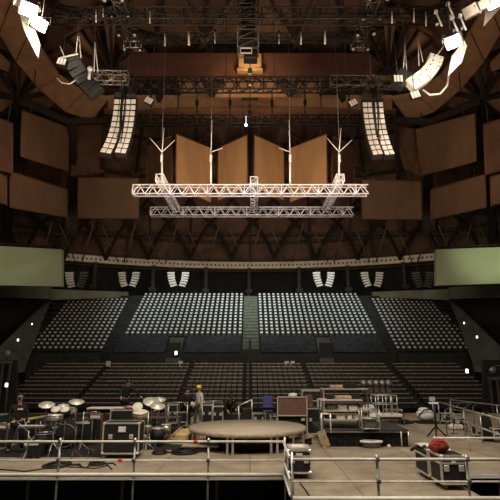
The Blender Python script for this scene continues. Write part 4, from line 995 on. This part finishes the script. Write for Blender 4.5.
p = G(488, 441); t = thing('black_bin_sack', 'tall black sack standing by the rail at far right', 'sack', p)
mb = MB(); mb.lathe((0, 0, 0), [(.16, 0), (.21, .05), (.2, .4), (.17, .75), (.08, .92), (.1, 1.0)], 12); mb.build('sack', M['black_cloth'], t); MB().torus((0, 0, .92), .085, .015, 14, 4).build('tie', M['black'], t)
# mic stands and loose stands in the right rear
for k, px in enumerate((446, 453, 466, 474)):
    tag(MB().bar((0, 0, 0), (0, 0, 1.0), .02).bar((0, 0, .95), (.3, 0, 1.15), .015).lathe((0, 0, 0), [(.14, 0), (.12, .03)], 10).build('microphone_stand', M['dull_steel'], loc=(wx(px, 20+.6*k), 20+.6*k, 0)), 'thin microphone stand among the right rails, %s from the left' % ORD[k+1], 'microphone stand', 'microphone stands at the right')
for k, (px, Y, w, h) in enumerate(((459, 22, .5, .5), (479, 19.5, .45, .45), (497, 18.5, .5, .5), (446, 24, .6, .5))):
    flight_case('small dark case behind the right rails, %s from the left' % ORD[[2, 3, 4, 1][k]], V((wx(px, Y), Y, 0)), w, .4, h, wheels=True, band=False, group='small cases behind the right rails')
# ------------------------------------------------------------------ percussion at the left
for k, (x0, y0, x1, y1, lab) in enumerate(((-13.5, 18.2, -3.1, 28.6, 'large black carpet under the rear gear at left'), (-8.2, 15.6, -4.5, 18.1, 'black carpet under the left drum kit'), (-4.3, 16.9, -2.2, 18.1, 'black carpet under the right kit'), (-2.4, 20.6, 3.4, 28.6, 'black carpet under the cases behind the round riser'))):
    tag(MB().box((0, 0, .008), (x1-x0, y1-y0, .014)).build('stage_carpet', M['black_cloth'], loc=((x0+x1)/2, (y0+y1)/2, 0)), lab, 'carpet')

def drum(label, loc, r, h, zc, m=M['black'], head=M['drum_head'], tilt=0., stand=True):
    t = thing('drum', label, 'drum', loc); ax = V((0, -math.sin(tilt), math.cos(tilt))); c = V((0, 0, zc))
    MB().lathe(c, [(r, 0), (r, h)], 20, ax).build('shell', m, t)
    MB().lathe(c+ax*h, [(.01, 0), (r*.95, 0), (r*.93, .01), (.01, .012)], 20, ax).build('drum_head', head, t)
    mb = MB(); mb.lathe(c+ax*(h-.02), [(r*.96, .0), (r*1.03, 0), (r*1.03, .04), (r*.96, .04), (r*.96, 0)], 20, ax, False); mb.build('rim', M['steel'], t)
    if stand:
        mb = MB(); mb.bar((0, 0, zc), (0, 0, .3), .02)
        for a in (.5, 2.6, 4.7): mb.bar((0, 0, .4), (.3*math.cos(a), .3*math.sin(a), .0), .015)
        mb.build('stand', M['steel'], t)
    return t
def cymbal(label, loc, r, z, tilt=.2):
    t = thing('cymbal', label, 'cymbal', loc); ax = V((math.sin(tilt)*.4, -math.sin(tilt), math.cos(tilt)))
    MB().lathe((0, 0, z), [(.01, .04), (.04, .04), (.06, .015), (r, -.01), (r, -.015), (.01, .0)], 24, ax).build('plate', M['brass'], t)
    mb = MB().bar((0, 0, .3), (0, 0, z), .014)
    for a in (.5, 2.6, 4.7): mb.bar((0, 0, .4), (.28*math.cos(a), .28*math.sin(a), 0), .013)
    mb.build('stand', M['steel'], t)
def L(px, Y): return V((wx(px, Y, .8), Y, 0))
def zpy(py, Y): return at(250, py, Y).z
Yd = 17.
# left kit
drum('left of two white-topped toms in the left drum kit', L(56, Yd), .16, .22, zpy(415, Yd), tilt=.55)
drum('right of two white-topped toms in the left drum kit', L(65, Yd), .155, .22, zpy(415, Yd), tilt=.55)
drum('pale snare drum at front of the left drum kit', L(54, 15.8), .24, .14, zpy(420, 15.8), m=M['steel'])
drum('wide black floor tom left in the left drum kit', L(46, 16.2), .3, .45, .15, tilt=0, head=M['black'])
t = thing('bass_drum', 'black bass drum low in the left drum kit', 'drum', L(68, 17.2)); MB().lathe((0, .3, .42), [(.36, 0), (.36, .5)], 24, (0, -1, 0)).build('shell', M['black'], t)
MB().lathe((0, -.2, .42), [(.01, 0), (.34, 0), (.34, .01), (.01, .01)], 24, (0, -1, 0)).build('drum_head', M['black_cloth'], t); MB().lathe((0, -.17, .42), [(.34, 0), (.385, 0), (.385, .05), (.34, .05), (.34, 0)], 24, (0, -1, 0), False).build('hoop', M['dull_steel'], t)
cymbal('cymbal highest at the left of the left drum kit', L(45, 17.2), .27, zpy(404.5, 17.2), .35)
cymbal('cymbal highest at the right of the left drum kit', L(75, 17.4), .26, zpy(401.5, 17.4), .3)
cymbal('low cymbal between the toms and the far right cymbal', L(70, 17.6), .22, zpy(410, 17.6), .45)
cymbal('small cymbal behind the toms of the left drum kit', L(62, 18), .2, zpy(405, 18), .2)
t = thing('keyboard_stand', 'long grey keyboard on a stand between the worker at left and the kit', 'keyboard', L(33, 16))
MB().box((0, 0, zpy(427, 16)), (.9, .3, .09), bev=.02).build('keyboard', M['dull_steel'], t); MB().box((0, -.05, zpy(427, 16)+.05), (.8, .16, .015)).build('keys', M['white'], t)
MB().bar((-.3, 0, 0), (.3, 0, zpy(427, 16)), .02).bar((.3, 0, 0), (-.3, 0, zpy(427, 16)), .02).build('stand', M['steel'], t)
t = thing('tool_table', 'tan slanted board table behind the worker at the far left', 'table', L(30, 18))
MB().box((0, 0, .86), (.9, .6, .05), ry=-.15).build('tabletop', M['tan'], t)
for sx in (-.38, .38): MB().bar((sx, 0, 0), (sx, 0, .8), .025).build('leg', M['steel'], t)
for k, (px, Y, w, h, m) in enumerate(((4, 17.5, .5, .75, 'dull_steel'), (38, 15.6, .4, .45, 'black'), (60, 18.5, .5, .6, 'black'), (85, 18, .7, .85, 'black'), (97, 19, .5, .95, 'brown_wood'), (28, 19.5, .5, .7, 'black'))):
    nm = ['grey amplifier at the far left edge', 'low black amplifier before the keyboard', 'black amplifier behind the bass drum', 'wide black amplifier right of the left drum kit', 'brown-fronted amplifier left of the reaching worker', 'black amplifier behind the tan table'][k]
    t = thing('stage_amplifier', nm, 'amplifier', L(px, Y)); MB().box((0, 0, h/2), (w, .4, h), bev=.03).build('cabinet', M[m], t)
    MB().box((0, -.205, h*.42), (w*.86, .02, h*.7)).build('grille', M['black_cloth'], t); MB().box((0, -.21, h*.88), (w*.7, .02, h*.1)).build('control_panel', M['cable_white'], t)
    MB().bar((-.1, 0, h+.03), (.1, 0, h+.03), .015).build('handle', M['steel'], t)
for k, (px, Y, z) in enumerate(((36, 16.6, .9), (52, 18.6, 1.25), (76, 15.6, .9), (83, 17, 1.2), (92, 16, 1.0), (148, 17, 1.2), (165, 19, 1.3), (29, 15.4, .8))):
    tag(MB().bar((0, 0, 0), (0, 0, z), .014).bar((0, 0, z-.05), (random.uniform(-.5, .5), -.1, z+random.uniform(0, .25)), .012).bar((.0, 0, .2), (.25, 0, 0), .014).bar((0, 0, .2), (-.25, .1, 0), .014).bar((0, 0, .2), (0, -.25, 0), .014).build('boom_stand', M['steel'] if k % 2 else M['dull_steel'], loc=L(px, Y)), 'thin boom microphone stand among the percussion, %s from the left' % ORD[[2, 3, 4, 5, 6, 7, 8, 1][k]], 'microphone stand', 'boom stands among the percussion')
# small white litter/gear on floor at left
for k, (px, py, m, s_) in enumerate(((3, 437, 'sack', .12), (33, 441, 'alu', .14), (47, 440, 'alu', .1), (75, 437, 'wood', .15), (84, 434, 'sack', .18), (91, 441, 'wood', .14), (72, 444, 'dull_steel', .12), (95, 433, 'alu', .12), (25, 446, 'sack', .1), (143, 438, 'alu', .12), (152, 434, 'wood', .15), (163, 430, 'alu', .12))):
    tag(MB().box((0, 0, s_*.4), (s_*2.2, s_*1.4, s_*.8), rz=random.uniform(-.6, .6), bev=.02).box((s_*.4, 0, s_*.9), (s_*.9, s_*.8, s_*.35), rz=.4, bev=.01).build('small_case', M[m], loc=G(px, py)), 'small pale case on the deck among the percussion, %s from the left' % ORD[[1, 3, 4, 6, 7, 8, 5, 9, 2, 10, 11, 12][k]], 'box', 'small cases among the percussion')
# percussion table behind big case, second kit
Yt = 19.2
t = table('percussion table with pale top behind the big left flight case', L(106, Yt), 1.35, .6, zpy(408, Yt), M['cable_white'])
flight_case('black case standing between percussion table and the reaching worker', L(124, 18.2), .9, .5, zpy(409, 18.2), wheels=True, band=False)
tag(MB().ball((0, 0, .06), .13, (1.6, 1, .5), 10, .1).build('pink_cloth', M['pink'], loc=(wx(130, 18.2, .9), 18.15, zpy(409, 18.2)+.0)), 'small pink cloth on the case before the reaching worker', 'cloth')
drum('white-headed tom beside the pink cloth', L(138, 18.2), .18, .2, zpy(410, 18.2), tilt=.9)
drum('white-topped drum below the tom of the right kit', L(140, 17.4), .27, .16, zpy(417, 17.4), tilt=.2, m=M['wood'])
cymbal('large pale cymbal at the top of the right kit', L(151, 18.4), .32, zpy(401.5, 18.4), .45)
cymbal('tilted cymbal right end of the right kit', L(159, 19), .24, zpy(399, 19), .3)
cymbal('lower pale cymbal in the middle of the right kit', L(157, 18), .27, zpy(405.5, 18), .4)
drum('dark floor tom at the right of the right kit', L(158, 17.6), .25, .4, .18, head=M['wood'])
drum('small bongo drum in the middle of the right kit', L(148, 17.2), .14, .2, .5, m=M['brown_wood'])
drum('low steel drum right of the right kit', L(166, 18.4), .2, .25, .35, m=M['steel'])
t = thing('frame_rack', 'pale steel rack behind the two standing workers', 'rack', L(178, 21.5)); mb = MB()
for x in (-.4, .4): mb.bar((x, 0, 0), (x, 0, 1.15), .022)
for z in (.35, .75, 1.15): mb.bar((-.4, 0, z), (.4, 0, z), .018)
mb.build('frame', M['steel'], t)
table('low grey bench behind the right kit', L(165, 21), 1.3, .6, .6, M['dull_steel'])
tag(MB().box((0, 0, .02), (1.3, .5, .04), rz=.1).build('floor_board', M['brown_wood'], loc=G(166, 436)), 'brown board lying on the deck right of the right kit', 'board')
# platform under the reaching worker
t = thing('drum_riser', 'low black riser carrying the reaching worker', 'riser', V((wx(127, 20.4), 20.6, 0))); MB().box((0, 0, .24), (2.2, 1.6, .44), bev=.02).build('platform', M['black'], t); MB().box((0, -.8, .44), (2.2, .04, .04)).build('edge_strip', M['dull_steel'], t)
# ------------------------------------------------------------------ people
def skin_obj(name, chains, m, parent, sub=1):
    """chains: list of lists of (pos, r); positions shared by equal key join"""
    verts = []; rad = []; edges = []; idx = {}
    def vid(p, r):
        k = tuple(round(c, 4) for c in p)
        if k not in idx: idx[k] = len(verts); verts.append(tuple(p)); rad.append(r)
        return idx[k]
    for ch in chains:
        ids = [vid(p, r) for p, r in ch]
        for a, b in zip(ids, ids[1:]):
            if (a, b) not in edges: edges.append((a, b))
    me = bpy.data.meshes.new(name); me.from_pydata(verts, edges, []); me.materials.append(m)
    o = bpy.data.objects.new(name, me); COL.objects.link(o)
    if parent is not None: o.parent = parent
    sm = o.modifiers.new('skin', 'SKIN'); sm.use_smooth_shade = True
    if not me.skin_vertices:
        bpy.context.view_layer.objects.active = o
    sv = me.skin_vertices[0].data
    for i, r in enumerate(rad): sv[i].radius = (r, r) if not isinstance(r, tuple) else r
    # one root per connected island
    par = list(range(len(verts)))
    def find(a):
        while par[a] != a: a = par[a]
        return a
    for a, b in edges:
        ra, rb = find(a), find(b)
        if ra != rb: par[max(ra, rb)] = min(ra, rb)
    for i in range(len(verts)): sv[i].use_root = (find(i) == i)
    ss = o.modifiers.new('sub', 'SUBSURF'); ss.levels = sub; ss.render_levels = sub
    return o
def person(label, loc, rz, J, shirt, trousers, hat=None, H=1.74, extra=None):
    t = thing('person', label, 'person', loc, rz)
    k = H/1.74
    P = {'pelvis': (0, 0, .93), 'belly': (0, 0, 1.08), 'chest': (0, 0, 1.28), 'neckb': (0, 0, 1.46), 'neck': (0, 0, 1.53), 'head': (0, -.015, 1.64),
         'shL': (-.19, 0, 1.41), 'elL': (-.25, .02, 1.12), 'wrL': (-.25, -.06, .87), 'shR': (.19, 0, 1.41), 'elR': (.25, .02, 1.12), 'wrR': (.25, -.06, .87),
         'hipL': (-.1, 0, .88), 'knL': (-.12, -.02, .48), 'anL': (-.13, .02, .09), 'hipR': (.1, 0, .88), 'knR': (.12, -.02, .48), 'anR': (.13, .02, .09)}
    P.update(J); P = {a: V(b)*k for a, b in P.items()}
    hd = P['head']; nk = P['neck']
    up = (hd-nk).normalized()
    body = [[(P['pelvis'], .12), (P['belly'], .115), (P['chest'], .135), (P['neckb'], .07), (P['neck'], .055), (hd-up*.03+V((0, -.02, 0)), .078), (hd+up*.03, .095), (hd+up*.09, .07)]]
    face = hd+V((0, -.095, 0))
    body += [[(hd-up*.03+V((0, -.02, 0)), .078), (hd-up*.02+V((0, -.118, 0)), .013)]]
    for s_ in (-1, 1): body += [[(hd+up*.03, .095), (hd+V((s_*.093, .01, 0)), .018)]]
    for S in 'LR':
        w = P['wr'+S]; e = P['el'+S]; d = (w-e).normalized()
        sd = V((1 if S == 'L' else -1, 0, 0)); pn = d.cross(sd)
        sd2 = (sd-d*sd.dot(d)).normalized()
        if sd2.length < .5: sd2 = V((0, -1, 0))
        fr = d.cross(sd2).normalized()
        palm = w+d*.07
        body += [[(P['chest'], .135), (P['sh'+S], .06), (e, .043), (w, .028), (palm, .034)]]
        for q, (off, ln) in enumerate(((-.03, .065), (-.01, .078), (.012, .074), (.032, .058))):
            b0 = palm+fr*off+d*.01; m1 = b0+d*ln*.6; m2 = m1+(d*.6+sd2*.7).normalized()*ln*.5
            body += [[(b0, .010), (m1, .009), (m2, .008)]]
        th = w+d*.03+fr*-.03; body += [[(th, .011), (th+fr*-.035+d*.03, .010), (th+fr*-.04+d*.06+sd2*.01, .009)]]
        body += [[(P['pelvis'], .12), (P['hip'+S], .095), (P['kn'+S], .06), (P['an'+S], .04), (P['an'+S]+V((0, -.10, -.045)), .035)]]
    skin_obj('body', body, M['skin'], t)
    for s_ in (-1, 1):
        MB().ball(hd+V((s_*.035, -.092, .012)), .012).build('eye', M['hair'], t)
    MB().box(hd+V((0, -.1, -.055)), (.045, .012, .01)).build('mouth', M['brown_wood'], t)
    sh = [[(P['pelvis']+V((0, 0, -.02)), .145), (P['belly'], .138), (P['chest'], .162), (P['neckb'], .075)]]
    for S in 'LR':
        w = P['wr'+S]; e = P['el'+S]; sh += [[(P['chest'], .162), (P['sh'+S], .078), (e, .058), (e.lerp(w, .92), .04)]]
    skin_obj('shirt', sh, shirt, t)
    tr = []
    for S in 'LR': tr += [[(P['pelvis'], .135), (P['hip'+S], .11), (P['kn'+S], .078), (P['an'+S].lerp(P['kn'+S], .05), .06)]]
    skin_obj('trousers', tr, trousers, t)
    for S in 'LR':
        a = P['an'+S]; MB().box((a.x, a.y-.06, a.z-.035), (.095, .27, .10), bev=.035).build('shoe', M['black'], t)
    if hat == 'helmet':
        h = MB(); h.lathe(hd+up*.045, [(.122, -.02), (.12, .03), (.1, .075), (.06, .1), (.01, .11)], 16); h.lathe(hd+up*.03, [(.125, 0), (.145, 0), (.14, .012), (.125, 0)], 16, None, False); h.build('safety_helmet', M['yellow'], t)
    elif hat == 'cap':
        h = MB(); h.lathe(hd+up*.04, [(.11, -.01), (.108, .04), (.08, .08), (.01, .095)], 14); h.box(hd+up*.045+V((0, -.13, 0)), (.15, .12, .015), bev=.005); h.build('cap', M['dull_steel'], t)
    else:
        h = MB(); h.ball(hd+up*.045+V((0, .02, 0)), .112, (1, 1, .85), 14); h.build('hair', M['hair'], t)
    if extra: extra(t, P)
    return t
p = G(14.5, 453)
def ex1(t, P):
    MB().box(P['chest']+V((.05, -.155, .06)), (.16, .015, .05)).build('chest_badge', M['cable_white'], t); MB().box(P['pelvis']+V((-.12, -.15, .03)), (.1, .015, .04)).build('belt_tag', M['cable_white'], t)
person('person in black with a grey cap standing at the far left of the stage', p, .35, {'anL': (-.2, .02, .09), 'knL': (-.16, -.02, .48), 'anR': (.2, .04, .09), 'knR': (.17, 0, .48), 'elL': (-.26, .02, 1.13), 'wrL': (-.24, -.1, .88), 'elR': (.26, .02, 1.13), 'wrR': (.25, -.1, .88)}, M['black_cloth'], M['black_cloth'], 'cap', 1.74, ex1)
person('person in black reaching over the drums to the right', V((wx(124, 20.3), 20.3, .46)), .35, {'belly': (0, -.02, 1.1), 'chest': (.03, -.08, 1.28), 'neckb': (.05, -.14, 1.43), 'neck': (.06, -.16, 1.49), 'head': (.08, -.22, 1.59), 'shL': (-.14, -.08, 1.39), 'elL': (-.24, -.2, 1.15), 'wrL': (-.22, -.42, 1.02), 'shR': (.22, -.1, 1.37), 'elR': (.44, -.22, 1.2), 'wrR': (.6, -.38, 1.02)}, M['black_cloth'], M['black_cloth'], None, 1.7)
def ex3(t, P): MB().box(P['wrR']+V((0, -.1, 0)), (.16, .14, .12), rx=.4).build('paper', M['white'], t)
person('person in black seen beside the helmeted worker, holding white paper', G(186.5, 428), .5, {'elL': (-.27, -.02, 1.14), 'wrL': (-.2, -.22, 1.05), 'elR': (.27, -.02, 1.14), 'wrR': (.14, -.24, 1.06)}, M['black_cloth'], M['black_cloth'], None, 1.70, ex3)
person('worker with a yellow helmet and pale grey shirt left of the riser', G(198.5, 426.5), -.9, {'anL': (-.14, -.12, .09), 'knL': (-.12, -.1, .48), 'anR': (.13, .12, .09), 'elL': (-.26, .06, 1.13), 'wrL': (-.24, -.1, .9)}, M['grey_shirt'], M['olive'], 'helmet', 1.76)
person('dark-clothed person bending behind the round riser', V((wx(228, 21.6), 21.6, 0)), .5, {'pelvis': (0, .08, .86), 'hipL': (-.1, .08, .82), 'hipR': (.1, .08, .82), 'belly': (0, .02, 1.0), 'chest': (0, -.1, 1.16), 'neckb': (0, -.2, 1.29), 'neck': (0, -.23, 1.34), 'head': (0, -.3, 1.43), 'shL': (-.19, -.14, 1.25), 'elL': (-.26, -.2, .99), 'wrL': (-.2, -.36, .84), 'shR': (.19, -.14, 1.25), 'elR': (.27, -.22, 1.0), 'wrR': (.18, -.4, .88), 'knL': (-.13, -.06, .46), 'knR': (.13, -.06, .46)}, M['black_cloth'], M['black_cloth'], None, 1.72)
# ================================================================== LIGHTS
def spot(name, loc, target, W, col, size=60, blend=.6, soft=.5):
    ld = bpy.data.lights.new(name, 'SPOT'); ld.energy = W; ld.color = col; ld.spot_size = math.radians(size); ld.spot_blend = blend; ld.shadow_soft_size = soft
    o = bpy.data.objects.new(name, ld); COL.objects.link(o); o.location = loc; o.rotation_euler = (V(target)-V(loc)).to_track_quat('-Z', 'Y').to_euler(); return o
def area(name, loc, target, W, col, sx, sy):
    ld = bpy.data.lights.new(name, 'AREA'); ld.energy = W; ld.color = col; ld.shape = 'RECTANGLE'; ld.size = sx; ld.size_y = sy
    o = bpy.data.objects.new(name, ld); COL.objects.link(o); o.location = loc; o.rotation_euler = (V(target)-V(loc)).to_track_quat('-Z', 'Y').to_euler(); return o
def point(name, loc, W, col, soft=.3):
    ld = bpy.data.lights.new(name, 'POINT'); ld.energy = W; ld.color = col; ld.shadow_soft_size = soft
    o = bpy.data.objects.new(name, ld); COL.objects.link(o); o.location = loc; return o
WARM = (1, .86, .68); AMB = (1, .70, .45); COOL = (.93, 1, .96)
# stage wash
area('stage_wash', (0, 8, 17), (0, 17, 0), 2900, WARM, 14, 6)
spot('stage_key_left', (-14, 6, 15), (0, 16, 0), 1500, WARM, 70)
spot('stage_key_right', (14, 6, 15), (2, 15, 0), 1500, WARM, 70)
# upper tier
spot('tier_light_left', (-11, 57, 27), (-9, 68, 9), 11500, COOL, 75, .8)
spot('tier_light_right', (11, 57, 27), (9, 68, 9), 11500, COOL, 75, .8)
spot('tier_light_centre', (0, 57, 27), (0, 69, 9), 6500, COOL, 55, .8)
# lower tier, warm low
area('lower_tier_wash', (0, 40, 13), (0, 51, 1), 950, WARM, 16, 3)
# green boards
spot('green_light_left', (-20, 42, 13.5), (-28, 54, 15), 550, (.9, 1, .68), 48, .9)
spot('green_light_right', (20, 42, 13.5), (28, 54, 15), 2300, (.9, 1, .68), 48, .9)
# ceiling wash from below
area('ceiling_wash', (0, 26, 14), (0, 42, 40), 2500, AMB, 30, 6)
spot('ceiling_left', (-14, 22, 14), (-25, 38, 30), 2000, AMB, 90, .9)
spot('ceiling_right', (14, 22, 14), (25, 38, 30), 2000, AMB, 90, .9)
# local spots added to brighten the tall panels and white truss
spot('panel_fill_left', (-5, 42, 16), (-5, 51, 22.5), 2200, AMB, 80, .8)
spot('panel_fill_right', (5, 42, 16), (5, 51, 22.5), 2200, AMB, 80, .8)
for x in (-6, 0, 6): spot('truss_fill', (x, 27.5, 9.5), (x, 33, 14.5), 650, (.86, .82, 1), 60, .8)
# arrays
spot('array_light_left', (-6, 24, 14), (-8.5, 33, 20), 700, (1, .95, .88), 35, .7)
spot('array_light_right', (6, 24, 14), (8.5, 33, 20), 600, (1, .95, .88), 35, .7)
spot('array_light_side', (9, 24, 18), at(424, 75, 30), 250, (1, .95, .85), 25, .7)
spot('soffit_fill', (0, 40, at(250, 90, 46).z-3), at(250, 86, 46), 1500, (1, .72, .35), 110, .9)  # added spot that brightens the amber board
point('soffit_box_fill', at(250, 66, 42.2), 90, (1, .72, .35))  # added point that warms the box on the roof beam
# floods
point('flood_glow_left', at(30, 14, 25.6), 2400, (1, .86, .66)); point('flood_glow_right', at(455, 46, 25.6), 900, (1, .86, .66)); point('flood_glow_corner', at(494, 6, 25.4), 300, (1, .86, .66))
point('concourse_glow', (0, 73.5, 16.2), 60, (1, .85, .65))
for x in (-24, -16, -8, 0, 8, 16, 24): spot('rim_light', (x, 62-abs(x)*.2, 20.5), (x*1.08, 77-abs(x)*.25, 18.2), 420, (1, .9, .74), 75, .9)
for x in (-18, 0, 18): spot('low_dome_fill', (x, 58, 17), (x*1.2, 76, 25), 900, AMB, 110, .9)  # spots added to lift the lower dome
w = bpy.data.worlds.new('world'); SC.world = w; w.use_nodes = True
w.node_tree.nodes['Background'].inputs[0].default_value = (.5, .42, .36, 1); w.node_tree.nodes['Background'].inputs[1].default_value = .045
SC.view_settings.view_transform = 'Standard'; SC.view_settings.look = 'None'; SC.view_settings.exposure = 0
